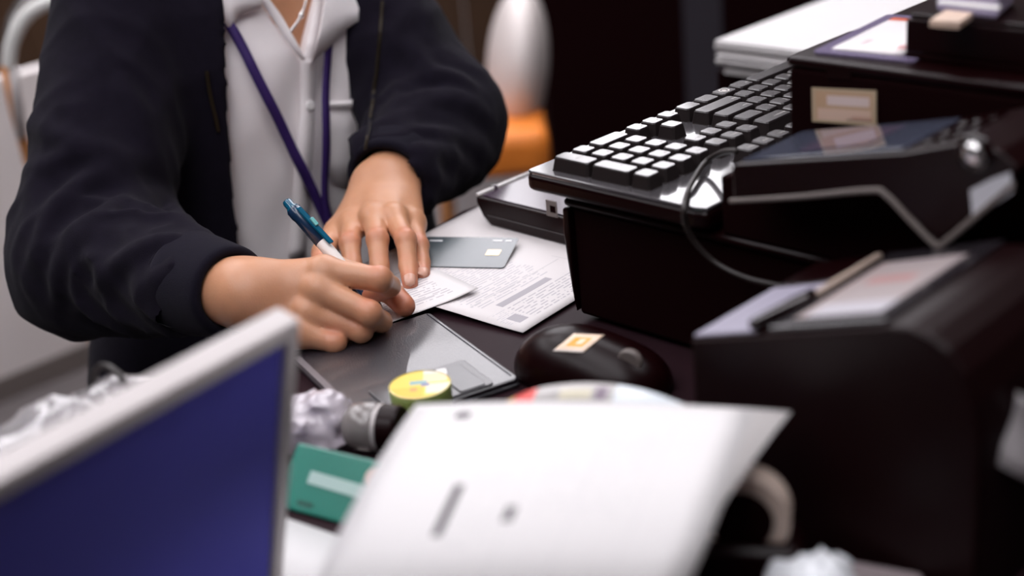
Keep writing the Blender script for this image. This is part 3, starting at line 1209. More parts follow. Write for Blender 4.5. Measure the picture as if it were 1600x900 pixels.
def jacketfn(P):
    d = column(P, .020, .006)
    qx = P - CC
    a, b = qx @ RR, qx @ FW
    z = P[..., 2]
    # vertical drape on the fronts
    d = d - .006 * (vnoise(np.stack([a * 30 + 3, z * 4 + 2, b * 6], -1)) - .5)
    aL = np.interp(z, OPL[:, 0], OPL[:, 1])
    aR = np.interp(z, OPR[:, 0], OPR[:, 1])
    slot = np.maximum(np.maximum(aL - a, a - aR), np.maximum(-b + .01, b - .19))
    d = np.maximum(d, -slot)
    d = np.maximum(d, -(np.linalg.norm((P - CC)[..., :2], axis=-1) - .075 - np.minimum(0, z - .2) * 4))
    # lower hem spreading over the lap
    d = smin(d, cone(P, CC - RR * .105 - FW * .03 + A(0, 0, -.30), CC - RR * .145 + FW * .05 + A(0, 0, -.16), .118, .088), .06)
    # right sleeve
    s1 = cone(P, RS, RE, .068, .060)
    s1 = s1 - folds(P, RS, RE, 2.3, 17, .0085, 1.0) * np.clip(1.3 - np.linalg.norm(P - (RE * .8 + RS * .2), axis=-1) / .22, .25, 1)
    s2 = cone(P, RE, RC0, .060, .040)
    s2 = s2 - folds(P, RE, RC0, 6.1, 24, .0085, 1.5)
    sr = smin(s1, s2, .030)
    sr = smin(sr, np.linalg.norm(P - (RE + A(-.012, .01, -.012)), axis=-1) - .056, .02)
    # left sleeve
    s1 = cone(P, LS, LE, .072, .064)
    s1 = s1 - folds(P, LS, LE, 4.7, 17, .008, -1.0) * np.clip(1.3 - np.linalg.norm(P - LE, axis=-1) / .22, .25, 1)
    s2 = cone(P, LE, LC0, .064, .044)
    s2 = s2 - folds(P, LE, LC0, 9.4, 26, .009, -1.3)
    sl = smin(s1, s2, .03)
    d = smin(d, np.minimum(sr, sl), .022)
    for pc_, r_ in CREASE:
        m_ = np.linalg.norm(P - pc_.mean(0), axis=-1) < .12
        if not m_.any():
            continue
        Q_ = P[m_]
        e = None
        n_ = len(pc_) - 1
        for i_ in range(n_):
            t0_, t1_ = math.sin(math.pi * (i_ + .15) / (n_ + .3)) ** .6, math.sin(math.pi * (i_ + 1.15) / (n_ + .3)) ** .6
            s_ = cone(Q_, pc_[i_], pc_[i_ + 1], r_ * t0_, r_ * t1_)
            e = s_ if e is None else np.minimum(e, s_)
        d[m_] = smin(d[m_], e, .011)
    # hollow cuffs
    d = np.maximum(d, -cone(P, RC0 + (RW - RC0) * .0, RW + (RW - RC0) * .4, .0315, .0300))
    d = np.maximum(d, -cone(P, LC0 + (LW - LC0) * .0, LW + (LW - LC0) * .4, .0325, .0325))
    return d


gj = relax(surf(jacketfn, (-.56, 1.02, -.46), (.10, 1.66, .29), .0040), 2, .45)
jacket = mk('jacket', gj, M['navy'], person, smooth=True)


def cuff(c0, c1, r0, r1, ell_=1.0):
    ax = c1 - c0
    L = np.linalg.norm(ax)
    prof = [(r0 - .004, -.004), (r0 + .001, 0), (r0 + .003, .006)]
    for i in range(9):
        t_ = i / 8
        prof.append((r0 + .003 + (r1 - r0) * t_, .006 + (L - .010) * t_))
    prof += [(r1 + .0015, L), (r1 - .003, L + .001), (r1 - .006, L - .002), (r0 - .006, .01)]
    return lathe(c0, ax, prof, 56)


mk('cuff', cuff(RC0 - (RCU - RC0) * .12, RCU, .0395, .0335), M['navy_rib'], jacket, smooth=True)
mk('cuff', cuff(LC0 - (LCU - LC0) * .12, LCU, .0415, .0365), M['navy_rib'], jacket, smooth=True)
mk('cuff_seam', lathe(RC0 - (RCU - RC0) * .12, RCU - RC0, [(.0400 + .0014 * math.sin(k / 8 * math.pi), -.003 + .006 * k / 8) for k in range(9)], 48), M['navy'], jacket, smooth=True)


# zip teeth down both fronts
def zipper(path, seed):
    pp = spline([A(x, y, 0) for x, y in path], 8)
    P3, n3 = hits(jacketfn, [p[:2] for p in pp], k=.5, it=60)
    P3 = [p + n_ * .0015 for p, n_ in zip(P3, n3)]
    z_ = mk('zipper_tape', tube(P3, .0016, 6), M['navy_rib'], jacket)
    gs_ = []
    for i in range(len(P3) - 1):
        for k in range(3):
            c = P3[i] + (P3[i + 1] - P3[i]) * k / 3
            ax = P3[i + 1] - P3[i]
            ax = ax / np.linalg.norm(ax)
            gs_.append(obox(c - ray(500, 200) * .001, RR * .0016, np.cross(ax, RR) * .0008, ax * .0006))
    o = mk('zipper_teeth', join(*gs_), M['zip'], z_)
    o['kind'] = 'stuff'


zipper([(323, 112), (326, 135), (331, 160), (337, 185), (341, 205)], 1)
zipper([(597, 4), (594, 60), (588, 120), (580, 180), (572, 235)], 2)

# ---- trousers and the stool under the person
def legs(P):
    d = None
    for s in (-1, 1):
        hip = CC + RR * s * .09 - FW * .05 + A(0, 0, -.34)
        knee = CC + RR * s * .11 + FW * .30 + A(0, 0, -.30)
        ank = CC + RR * s * .12 + FW * .26 + A(0, 0, -DZ + .10)
        e = smin(cone(P, hip, knee, .092, .066), cone(P, knee, ank, .062, .048), .03)
        d = e if d is None else smin(d, e, .02)
    return d


lo = CC + A(-.32, -.47, -DZ + .02)
hi = CC + A(.42, .22, -.20)
mk('trousers', relax(surf(legs, lo, hi, .011), 2), M['trouser'], person, smooth=True)
for s in (-1, 1):
    f0 = CC + RR * s * .12 + FW * .24 + A(0, 0, -DZ)

    def shoe(P, f0=f0):
        d = ell(P, f0 + FW * .09 + A(0, 0, .035), RR, FW, Z3, .045, .135, .045)
        d = smin(d, cone(P, f0 + FW * .015 + A(0, 0, .04), f0 + FW * .01 + A(0, 0, .10), .045, .042), .03)
        return np.maximum(d, -(P[..., 2] + DZ))
    mk('shoe', relax(surf(shoe, f0 + A(-.2, -.3, -.01), f0 + A(.25, .12, .16), .008), 1), M['black_satin'], person, smooth=True)
st = thing('stool', CC - FW * .05 + A(0, 0, -DZ), 'black round stool under the seated person', 'stool')
sb = CC - FW * .05
mk('seat', lathe(sb + A(0, 0, -DZ), Z3, [(0, .275), (.15, .275), (.165, .29), (.165, .31), (.15, .325), (0, .325)], 36), M['black'], st, smooth=True)
for k in range(4):
    w = math.pi / 4 + k * math.pi / 2
    dr = A(math.cos(w), math.sin(w), 0)
    mk('leg', tube([sb + dr * .10 + A(0, 0, -DZ + .28), sb + dr * .18 + A(0, 0, -DZ)], .012, 8), M['chrome'], st)
mk('foot_ring', tube([sb + A(math.cos(k * math.pi / 12) * .155, math.sin(k * math.pi / 12) * .155, -DZ + .13) for k in range(25)], .007, 6), M['chrome'], st)

# ================================================================== pen
pen = thing('ballpoint_pen', pen_tip, 'blue and white ballpoint pen held in the writing hand', 'pen')
pl = np.linalg.norm(pen_end - pen_tip)


def PP(s):
    return pen_tip + pen_dir * s


M['pen_blue'] = mat('pen_blue_plastic', (0.004, 0.12, 0.22), 0.18, trans=0.25, coat=0.6)
M['pen_navy'] = mat('pen_navy_plastic', (0.008, 0.03, 0.075), 0.25, coat=0.4)
M['pen_white'] = mat('pen_white_plastic', (0.82, 0.76, 0.72), 0.35)
mk('tip', lathe(PP(0), pen_dir, [(.0004, 0), (.0007, .003), (.0016, .009), (.0022, .0105)], 16), M['chrome'], pen, smooth=True)
mk('grip', lathe(PP(0), pen_dir, [(.0022, .0105), (.004, .016), (.0048, .024), (.0048, .05), (.0045, .052)], 20), M['pen_navy'], pen, smooth=True)
mk('barrel', lathe(PP(0), pen_dir, [(.0045, .052), (.0051, .054), (.0052, .093), (.0046, .094)], 24), M['pen_white'], pen, smooth=True)
mk('upper_barrel', lathe(PP(0), pen_dir, [(.0046, .0865), (.0055, .087), (.0056, pl - .019), (.0062, pl - .016), (.0062, pl - .010), (.0050, pl - .009)], 24), M['pen_navy'], pen, smooth=True)
mk('push_button', lathe(PP(0), pen_dir, [(.0050, pl - .0105), (.0054, pl - .0085), (.0040, pl - .0065), (.0040, pl - .0015), (.0032, pl), (0, pl)], 20), M['pen_blue'], pen, smooth=True)
vw = -ray(480, 360)
vw = vw - pen_dir * np.dot(vw, pen_dir)
vw /= np.linalg.norm(vw)
sx = np.cross(pen_dir, vw)
off = vw * .72 + sx * .69 * (1 if np.dot(sx, A(1, 0, 0)) > 0 else -1)
off /= np.linalg.norm(off)
sd = np.cross(pen_dir, off)
cl = prism([PP(pl - .012) + off * .004 - sd * .0026, PP(pl - .012) + off * .004 + sd * .0026, PP(pl - .054) + off * .0068 + sd * .0022, PP(pl - .054) + off * .0068 - sd * .0022], off * .0026)
mk('clip', cl, M['pen_blue'], pen, bevel=.0008)
mk('clip_knob', obox(PP(pl - .031) + off * .0092, pen_dir * .004, sd * .0018, off * .0008), mat('pen_teal', (.15, .45, .45), .3), pen, bevel=.0005)
# ================================================================== papers under the hands
def unit(a):
    return a / np.linalg.norm(a)


def sheet(name, c, ex, ey, w, h, zf, m, n=14, thick=.00025, parent=None):
    R_ = []
    for i in range(n + 1):
        R_.append([c + ex * w * j / n + ey * h * i / n + A(0, 0, zf(j / n, i / n)) for j in range(n + 1)])
    g = grid(R_)
    return mk(name, (g[0], g[1]), m, parent, smooth=True, solid=thick, uv=g[2])


def flat(p):
    return A(p[0], p[1], 0)


INK = (0.30, 0.28, 0.31)
GREY = (0.36, 0.34, 0.37)
# big printed form: corner towards the mouse, edges along the desk
c = PZ(817, 522, .0015)
ex = unit(flat(PZ(680, 488, .001) - c))
ey = unit(A(-ex[1], ex[0], 0))
if ey @ V3 < 0:
    ey = -ey
m_form = print_mat('printed_form', (0.66, 0.625, 0.625),
                   rects=[(.06, .125, .045, .085, GREY), (.20, .235, .10, .33, GREY), (.30, .305, .05, .46, (.5, .48, .49)), (.02, .024, .30, .7, INK), (.06, .064, .28, .7, INK),
                          (.02, .35, .47, .472, (.45, .43, .44))],
                   blocks=[(.05, .19, .10, .50, 58, 46, (.42, .40, .43), 1), (.25, .80, .05, .38, 58, 40, (.47, .45, .48), 1), (.07, .19, .02, .09, 90, 70, (.50, .48, .51), 1)])
o = sheet('printed_form', c, ex, ey, .212, .285, lambda a, b: .0012 + .006 * math.exp(-((a / .12) ** 2 + (b / .10) ** 2)) * 0 + .0035 * max(0, 1 - b / .25) * (0.5 - 0.5 * math.cos(2 * math.pi * min(1, a * 1.0))),
          m_form, n=22)
tag(o, 'large printed form sheet lying under the bank card and terminal', 'paper')
m_blank = print_mat('second_sheet', (0.76, 0.72, 0.72), blocks=[(.05, .9, .05, .6, 30, 20, (.6, .57, .58))])
o = sheet('paper_sheet', c + A(.012, .018, -.0012) + ey * .012, ex, ey, .20, .27, lambda a, b: .0004, m_blank, n=6)
tag(o, 'lower paper sheet peeking out beneath the printed form by the drawer', 'paper')

# slip being signed
c = PZ(748, 457, .005)
ex = unit(flat(PZ(604, 514, .003) - c))
ey = unit(A(-ex[1], ex[0], 0))
if ey[1] < 0:
    ey = -ey
m_slip = print_mat('signing_slip', (0.68, 0.65, 0.65), blocks=[(.12, .98, .18, .95, 15, 16, (.42, .40, .43))], rects=[(.2, .7, .30, .312, INK)])
o = sheet('receipt_slip', c, ex, ey, .135, .062, lambda a, b: .0020 - .0 * a + .0018 * math.exp(-(a / .12) ** 2), m_slip, n=16)
tag(o, 'small white receipt slip under both hands being signed', 'receipt')

# bank card
c = PZ(812, 381, .004)
e1 = unit(flat(PZ(668, 379, .004) - c))
e2 = A(-e1[1], e1[0], 0)
if e2[1] > 0:
    e2 = -e2
e2 = unit(e2 * math.cos(math.radians(6)) + A(0, 0, -math.sin(math.radians(6))))
c = c + A(0, 0, .0056)
cn = np.cross(e1, e2)
cn = cn if cn[2] > 0 else -cn
card = thing('bank_card', c * A(1, 1, 0) + e2 * .05, 'slate blue bank card with chip beside the little finger', 'card')
M['card'] = mat('card_slate', (0.045, 0.062, 0.072), 0.17, spec=0.5, coat=0.15, var=0.15, vscale=25)
mk('card_body', prism(rrect(c + e1 * .0428 + e2 * .027 + cn * -.0008, e1, e2, .0428, .027, .003, 5), cn * .0009), M['card'], card)
M['chip'] = mat('chip_gold', (0.65, 0.50, 0.32), 0.3, metal=.6)
mk('chip', prism(rrect(c + e1 * .016 + e2 * .028 + cn * .0001, e1, e2, .0062, .0052, .001, 4), cn * .00025), M['chip'], card)
M['cardprint'] = mat('card_print', (0.75, 0.76, 0.78), 0.3)
for i, (a, b, l_) in enumerate(((.008, .006, .004), (.018, .006, .006), (.074, .0075, .008))):
    mk('printed_mark', prism(rrect(c + e1 * a + e2 * b + cn * .0001, e1, e2, l_ / 1.3, .0010, .0008, 3), cn * .0002), M['cardprint'], card)

# ================================================================== leather bill folder
fz = .0075
T = PZ(672, 487, fz)
Rr = PZ(813, 589, fz)
d1 = unit(flat(Rr - T))
d2 = A(-d1[1], d1[0], 0)
if d2[0] > 0:
    d2 = -d2
FLn = np.linalg.norm(flat(Rr - T))
FWd = 0.118
fol = thing('bill_folder', T + d1 * FLn / 2 + d2 * FWd / 2 + A(0, 0, -fz), 'black leather bill folder with stitched edge by the writing hand', 'bill folder')
M['leather'] = mat('black_leather', (0.014, 0.012, 0.018), 0.30, spec=0.9, bump=0.9, bscale=800, coat=0.8)
M['leather_in'] = mat('pocket_leather', (0.022, 0.02, 0.025), 0.32, spec=0.6, bump=0.2, bscale=900, coat=0.35)


def FP(s, w, z):
    q_ = T + d1 * s + d2 * w
    return A(q_[0], q_[1], z)


def fslab(s0, s1, w0, w1, z0, z1, r=.004):
    return prism(rrect(FP((s0 + s1) / 2, (w0 + w1) / 2, z0), d1, d2, (s1 - s0) / 2, (w1 - w0) / 2, r, 4), (0, 0, z1 - z0))


mk('back_cover', fslab(-.001, FLn + .001, -.0, FWd, .0002, .0035), M['leather'], fol, bevel=.0012)
mk('front_cover', fslab(0, FLn, .0005, FWd - .002, .0036, fz), M['leather'], fol, bevel=.0016, seg=3)
mk('pocket', fslab(FLn * .66, FLn - .001, .020, FWd - .022, fz, fz + .0016, .003), M['leather_in'], fol, bevel=.0007)
mk('pocket_flap', fslab(FLn * .70, FLn - .002, .026, .046, fz + .0016, fz + .0026, .002), M['leather_in'], fol, bevel=.0006)
mk('edge_trim', fslab(.01, FLn - .004, FWd - .0045, FWd + .0005, .004, fz + .001, .001), mat('folder_edge', (.18, .16, .17), .35), fol)
stc = []
for k in range(44):
    s_ = .004 + (FLn - .008) * k / 44
    stc.append(obox(FP(s_, .0042, fz + .0002), d1 * .0011, d2 * .00035, Z3 * .0003))
o = mk('stitching', join(*stc), mat('stitch_thread', (.02, .018, .03), .7), fol)
o['kind'] = 'stuff'

# ================================================================== roll of tape
tc = PZ(656, 601, .025)
tp = thing('tape_roll', tc + A(0, 0, -.025), 'small roll of green tape with yellow label on top', 'tape')
mk('tape_winding', lathe(tc + A(0, 0, -.0245), Z3, [(.0125, 0), (.0195, 0), (.0207, .0015), (.0213, .022), (.0207, .0238), (.0125, .0240), (.0125, 0)], 48), mat('green_tape', (.34, .44, .12), .3, trans=.15, coat=.4), tp, smooth=False, bevel=0)
pm = print_mat('tape_label', (.74, .55, .05), rects=[(.0, .55, .0, .42, (.85, .45, .02)), (.60, 1, .15, .5, (.78, .72, .5)), (.55, .95, .55, .85, (.88, .62, .36)), (.33, .62, .50, .64, (.20, .36, .38)),
                                                     (.52, .66, .42, .53, (.18, .17, .32)), (.34, .46, .26, .40, (.83, .28, .05)), (.55, 1.0, .86, 1.0, (.75, .7, .6))], rough=.4)
n_ = 40
lv = [tc + A(0, 0, .0002)] + [tc + A(.0205 * math.cos(2 * math.pi * k / n_), .0205 * math.sin(2 * math.pi * k / n_), .0002) for k in range(n_)]
lu = [(.5, .5)] + [(.5 + .5 * math.cos(2 * math.pi * k / n_), .5 + .5 * math.sin(2 * math.pi * k / n_)) for k in range(n_)]
mk('label_disc', (lv, [[0, 1 + k, 1 + (k + 1) % n_] for k in range(n_)]), pm, tp, uv=lu)
mk('label_rim', lathe(tc, Z3, [(.0203, -.0006), (.0212, -.0004), (.0212, .0004), (.0203, .0006)], 48), mat('tape_rim', (.80, .72, .30), .2, coat=.5), tp, smooth=True)
tb = PZ(690, 583, .024)
mk('tape_tab', obox(tb, unit(A(1, .1, 0)) * .0035, unit(A(-.1, 1, 0)) * .006, Z3 * .0006), M['white_plastic'], tp, bevel=.0004)

# ================================================================== mouse
mc = PZ(922, 572, .012)
ma = unit(flat(PZ(1010, 596, .012) - PZ(838, 570, .012)))
mb = A(-ma[1], ma[0], 0)
mc = A(mc[0], mc[1], 0)
mou = thing('computer_mouse', mc, 'black computer mouse with orange and white sticker', 'mouse')


def mousefn(P):
    d = ell(P, mc + A(0, 0, .006), ma, mb, Z3, .058, .031, .030)
    d = smin(d, ell(P, mc - ma * .012 + A(0, 0, .010), ma, mb, Z3, .040, .029, .029), .01)
    d = smin(d, ell(P, mc + ma * .02 + A(0, 0, .004), ma, mb, Z3, .038, .030, .022), .01)
    return np.maximum(d, .001 - P[..., 2])


mk('shell', relax(surf(mousefn, mc - A(.08, .08, .004), mc + A(.08, .08, .05), .0022), 2), M['black_satin'], mou, smooth=True)


def march(fn, px, py, t=.8, off=0.0, k=.7):
    r = unit(ray(px, py))
    for _ in range(120):
        d = float(fn((ORG + r * t)[None])[0])
        t += d * k
        if abs(d) < 2e-5:
            break
    p = ORG + r * t
    n = unit(np.array([float(fn((p + e)[None])[0] - fn((p - e)[None])[0]) for e in np.eye(3) * .001]))
    return p + n * off


R_ = []
for i in range(9):
    a = A(864, 549, 0) * (1 - i / 8) + A(897, 522, 0) * (i / 8)
    b = A(911, 552, 0) * (1 - i / 8) + A(945, 524, 0) * (i / 8)
    R_.append([march(mousefn, *(a * (1 - j / 8) + b * (j / 8))[:2], off=.0005) for j in range(9)])
g = grid(R_)
mk('sticker', (g[0], g[1]), print_mat('mouse_sticker', (.86, .66, .50), rects=[(.2, .75, .3, .8, (.82, .40, .05)), (.42, .62, .45, .72, (.88, .74, .55)), (0, 1, 0, .12, (.88, .78, .72))], rough=.3), mou, smooth=True, solid=.0003, uv=g[2])
wv = [march(mousefn, 985, 562, off=-.002)]
mk('wheel', lathe(wv[0] - mb * .003, mb, [(0, 0), (.008, 0), (.009, .001), (.009, .005), (.008, .006), (0, .006)], 20), M['grey_edge'], mou, smooth=False)

# ================================================================== payment tablet lying by the drawer
tb = thing('payment_tablet', W(-.12, .146, 0), 'flat black payment tablet with white edge lying behind the drawer', 'tablet')
pf = [W(-.196, .108, .003), W(-.205, .108, .010), W(-.212, .108, .022), W(-.212, .108, .0285), W(-.034, .108, .0285), W(-.034, .108, .003)]
mk('body', prism(pf, V3 * .078), M['black_satin'], tb, bevel=.002, seg=3)
mk('screen', ubox(-.206, -.04, .1115, .1825, .0286, .0296), mat('tablet_glass', (.040, .020, .040), .16, spec=.55, coat=.1), tb)
mk('white_edge', tube([W(-.2105, .1095, .0296), W(-.2105, .150, .0296), W(-.2105, .1855, .0296)], .0021, 10), M['white_plastic'], tb, smooth=True)
mk('edge_clip', ubox(-.2125, -.2075, .128, .1325, .027, .0325), M['chrome'], tb)
q_ = PV(862, 326, .1078)
mk('port', obox(q_, U3 * .0065, V3 * .0006, Z3 * .0075), M['grey_edge'], tb, bevel=.0008)
mk('port_hole', obox(q_ - V3 * .0007 + U3 * .002, U3 * .003, V3 * .0003, Z3 * .003), M['black_matte'], tb)
mk('seam', obox(W(-.12, .1077, .013), U3 * .078, V3 * .0003, Z3 * .0006), M['black_gloss'], tb)
for a, b in ((-.19, .118), (-.05, .118), (-.19, .176), (-.05, .176)):
    mk('rubber_foot', lathe(W(a, b, .0016), Z3, [(0, 0), (.005, 0), (.005, .003)], 10), M['black_matte'], tb)

# ================================================================== card terminal on its stand
tv = -.036
Tp = lambda x, y: PV(x, y, tv)
ter = thing('card_terminal', W(.2, 0, .1), 'black handheld card terminal leaning right of the numeric keypad', 'card terminal')
shell = [(1143, 262), (1148, 257), (1410, 240), (1500, 224), (1562, 238), (1590, 264), (1583, 288), (1466, 379), (1375, 297), (1145, 313)]
mk('shell', prism([Tp(*p) for p in shell], V3 * .078), M['black_satin'], ter, bevel=.004, seg=3)
trim = spline([Tp(x, y) - V3 * .0005 for x, y in ((1142, 314), (1250, 307), (1360, 297), (1385, 304), (1425, 345), (1458, 378), (1472, 381), (1530, 334), (1584, 288))], 8)
mk('trim_strip', tube(trim, .0019, 8), M['grey_edge'], ter, smooth=True)
st1 = Tp(1370, 301)
st0 = W(.146, tv, float(Tp(1150, 317)[2]))
base = [A(st0[0], st0[1], .1002), st0, st1, Tp(1440, 372), A(*Tp(1440, 372)[:2], .1002)]
mk('stand', prism([b + V3 * .037 for b in base], V3 * .036), M['black_matte'], ter, bevel=.002)
e1, e2 = Tp(1152, 257.5), Tp(1404, 240.5)
nrm = unit(np.cross(V3, e2 - e1))
if nrm[2] < 0:
    nrm = -nrm
p_ = [e1 + V3 * .006, e2 + V3 * .006, e2 + V3 * .072, e1 + V3 * .072]
mk('screen', prism([x + nrm * .0001 for x in p_], nrm * .0016), M['screen'], ter, bevel=.0005)
sx_ = lambda a, b: e1 + (e2 - e1) * a + V3 * (.006 + .066 * b) + nrm * .0019
M['disp'] = mat('display_glass', (.10, .075, .115), .1, coat=1.0)
mk('display', prism([sx_(.30, .18), sx_(.72, .18), sx_(.72, .85), sx_(.30, .85)], nrm * .0004), M['disp'], ter)
f1, f2 = Tp(1412, 240), Tp(1498, 225)
n2 = unit(np.cross(V3, f2 - f1))
if n2[2] < 0:
    n2 = -n2
for k in range(3):
    a, b = f1 + (f2 - f1) * (.18 + .26 * k), f1 + (f2 - f1) * (.34 + .26 * k)
    for j in range(3):
        mk('key', prism([a + V3 * (.012 + .02 * j), b + V3 * (.012 + .02 * j), b + V3 * (.027 + .02 * j), a + V3 * (.027 + .02 * j)], n2 * .002), M['black_gloss'], ter, bevel=.0006)
bc = Tp(1525, 238) - V3 * .0003
mk('round_button', lathe(bc, -V3, [(.0105, 0), (.0105, .002), (.009, .003), (.007, .0032)], 28), M['black_gloss'], ter, smooth=True)
mk('button_lens', lathe(bc, -V3, [(.0065, .002), (.006, .004), (.0035, .0052), (0, .0056)], 24), M['chrome'], ter, smooth=True)
pp = [(1517, 296), (1548, 280), (1580, 268), (1584, 300), (1552, 322), (1521, 342)]
mk('paper_label', prism([Tp(*p) - V3 * .0004 for p in pp], -V3 * .0006), mat('label_paper', (.62, .63, .68), .35), ter)

# cable hanging in front of the drawer
cb = [PZ(1150, 236, .150), PZ(1128, 238, .138), PZ(1102, 254, .1265), PZ(1082, 284, .1245), PZ(1074, 302, .1225), PV(1069, 322, -.027), PV(1072, 352, -.026), PV(1088, 382, -.020), PV(1120, 412, -.014), PV(1165, 434, -.012), PV(1215, 446, -.014),
      PV(1262, 452, -.02)]
o = mk('cable', tube(spline(cb, 10), .0021, 8), M['cable'], smooth=True)
tag(o, 'thin black cable looping over the keyboard corner down the drawer', 'cable')

# ================================================================== upper black box with sticker
q_ = PZ(1232, 88, .212)
qd = q_[:2] - CO
bu, bv = float(qd @ UU), float(qd @ VV)
bx = thing('document_feeder', W(bu + .13, bv + .12, .1), 'black box with beige sticker standing behind the card terminal', 'device')
mk('body', ubox(bu, bu + .27, bv, bv + .26, .1002, .205), M['black_matte'], bx, bevel=.003)
mk('top_cover', ubox(bu - .001, bu + .271, bv - .001, bv + .261, .2052, .212), M['black_satin'], bx, bevel=.0028, seg=3)
mk('recess', prism([PV(x, y, bv) - V3 * .0002 for x, y in ((1292, 104), (1330, 107), (1330, 124), (1292, 122))], -V3 * .0006), M['black_satin'], bx)
lab = [PV(x, y, bv) for x, y in ((1270, 136), (1369, 146), (1371, 196), (1271, 189))]
la, lb = lab[3], unit(lab[2] - lab[3])
lw, lh = np.linalg.norm(lab[2] - lab[3]), np.linalg.norm(lab[0] - lab[3])
R_ = [[lab[3] + (lab[2] - lab[3]) * j + (lab[0] - lab[3]) * i - V3 * .0012 for j in (0, 1)] for i in (0, 1)]
g = grid(R_)
mk('sticker', (g[0], g[1]), print_mat('device_sticker', (.52, .40, .27), rects=[(.05, .95, .08, .92, (.55, .36, .23)), (.24, .90, .52, .80, (.72, .58, .55)), (.09, .92, .08, .42, (.70, .50, .40)),
                                                                             (.55, .93, .10, .14, (.20, .12, .09)), (.62, .93, .17, .21, (.45, .20, .14))], rough=.45), bx, solid=.0006, uv=g[2])
for i, (a, b) in enumerate(((.03, .03), (.24, .03), (.03, .23), (.24, .23))):
    pass

# things on that box
zt = .2122
po = thing('badge_pouch', PZ(1350, 60, zt), 'clear plastic pouch holding a white card with red end, on the black box', 'pouch')
c = PZ(1292, 82, zt)
e1 = unit(flat(PZ(1400, 28, zt) - c))
e2 = A(e1[1], -e1[0], 0)
mk('pouch_film', prism(rrect(c + e1 * .05 + e2 * .028 + A(0, 0, .0002), e1, e2, .056, .036, .004, 4), (0, 0, .0012)), mat('pouch_film', (.30, .25, .40), .12, trans=.3, coat=.6), po)
R_ = [[c + e1 * (.002 + .092 * j / 6) + e2 * (.002 + .05 * i / 6) + A(0, 0, .0022 + .003 * math.sin(j / 6 * 3.1) * (i / 6)) for j in range(7)] for i in range(7)]
g = grid(R_)
mk('card', (g[0], g[1]), print_mat('pouch_card', (.80, .76, .76), rects=[(.90, 1, 0, 1, (.70, .16, .10)), (.12, .3, .25, .36, (.60, .50, .52)), (.1, .2, .8, .95, (.55, .3, .3))], rough=.3), po, smooth=True, solid=.0006, uv=g[2])
mk('pouch_clip', obox(c + e1 * .012 + e2 * .060 + A(0, 0, .004), e1 * .005, e2 * .003, Z3 * .003), M['chrome'], po, bevel=.001)

q_ = PZ(1414, 92, zt)
qd = q_[:2] - CO
tu, tvv = float(qd @ UU), float(qd @ VV)
tr = thing('black_tray', W(tu + .07, tvv + .05, zt), 'low black tray on top of the black box', 'tray')
mk('tray_base', ubox(tu, tu + .15, tvv, tvv + .13, zt, zt + .004), M['black_matte'], tr, bevel=.001)
for (a, b, c_, d_) in ((0, .15, 0, .006), (0, .15, .124, .13), (0, .006, .006, .124), (.144, .15, .006, .124)):
    mk('tray_wall', ubox(tu + a, tu + b, tvv + c_, tvv + d_, zt + .004, zt + .026), M['black_satin'], tr, bevel=.0015)
mk('tray_lid', ubox(tu + .002, tu + .148, tvv + .002, tvv + .128, zt + .0262, zt + .029), M['black_satin'], tr, bevel=.0012)
zl = zt + .0292
o = mk('visiting_card', prism([PZ(x, y, zl) for x, y in ((1452, 42), (1498, 46), (1520, 30), (1478, 25))], (0, 0, .004)), mat('card_cream', (.62, .46, .36), .5, var=.1))
tag(o, 'small cream card stack lying on the black tray', 'card')
o = thing('packet', PZ(1500, 30, zl), 'pale lilac packet lying at the back of the black tray', 'packet')
mk('packet_body', prism([PZ(x, y, zl) for x, y in ((1462, 20), (1560, 32), (1585, 8), (1490, -4))], (0, 0, .016)), mat('packet_lilac', (.50, .44, .62), .2, coat=.4), o, bevel=.003)
mk('packet_seal', prism([PZ(x, y, zl + .0162) for x, y in ((1464, 6), (1560, 16), (1564, 11), (1470, 1))], (0, 0, .0008)), M['white_plastic'], o)
q_ = W(tu + .155, tvv + .10, zt)
o = thing('cardboard_box', q_, 'brown cardboard box at the upper right edge on the black box', 'box')
CB = mat('cardboard', (.30, .20, .13), .8, var=.1)
mk('carton', ubox(tu + .152, tu + .235, tvv + .06, tvv + .14, zt, zt + .06), CB, o, bevel=.001)
mk('tape_strip', ubox(tu + .185, tu + .20, tvv + .0597, tvv + .1403, zt + .0601, zt + .0605), mat('parcel_tape', (.45, .33, .2), .25), o)

# ================================================================== receipt printer
q_ = PZ(1078, 530, .112)
qd = q_[:2] - CO
pv1 = float(qd @ VV)
Pp = lambda x, y: PV(x, y, pv1)
top = [(1078, 531), (1240, 521), (1385, 509)]
rnd = [(1420, 512), (1452, 525), (1482, 548), (1508, 585), (1526, 635), (1534, 690)]
prof = [Pp(*p) for p in top + rnd]
q3 = PZ(1288, 414, .112)
PL = float((q3[:2] - CO) @ VV) - pv1
prn = thing('receipt_printer', A(*((prof[0] + prof[-1]) / 2)[:2], 0) + V3 * PL / 2, 'black receipt printer with sloping glossy lid at the right', 'printer')
body_ = prof + [A(prof[-1][0], prof[-1][1], .002), A(prof[0][0], prof[0][1], .002)]
mk('body', prism(body_, V3 * PL), M['black'], prn, bevel=.003, seg=3, angle=50)
tn = unit(np.cross(V3, prof[2] - prof[0]))
if tn[2] < 0:
    tn = -tn


def TP(a, b, h=0.0):
    return prof[0] + (prof[2] - prof[0]) * a + V3 * PL * b + tn * h


def tslab(a0, a1, b0, b1, h0, h1):
    return prism([TP(a0, b0, h0), TP(a1, b0, h0), TP(a1, b1, h0), TP(a0, b1, h0)], tn * (h1 - h0))


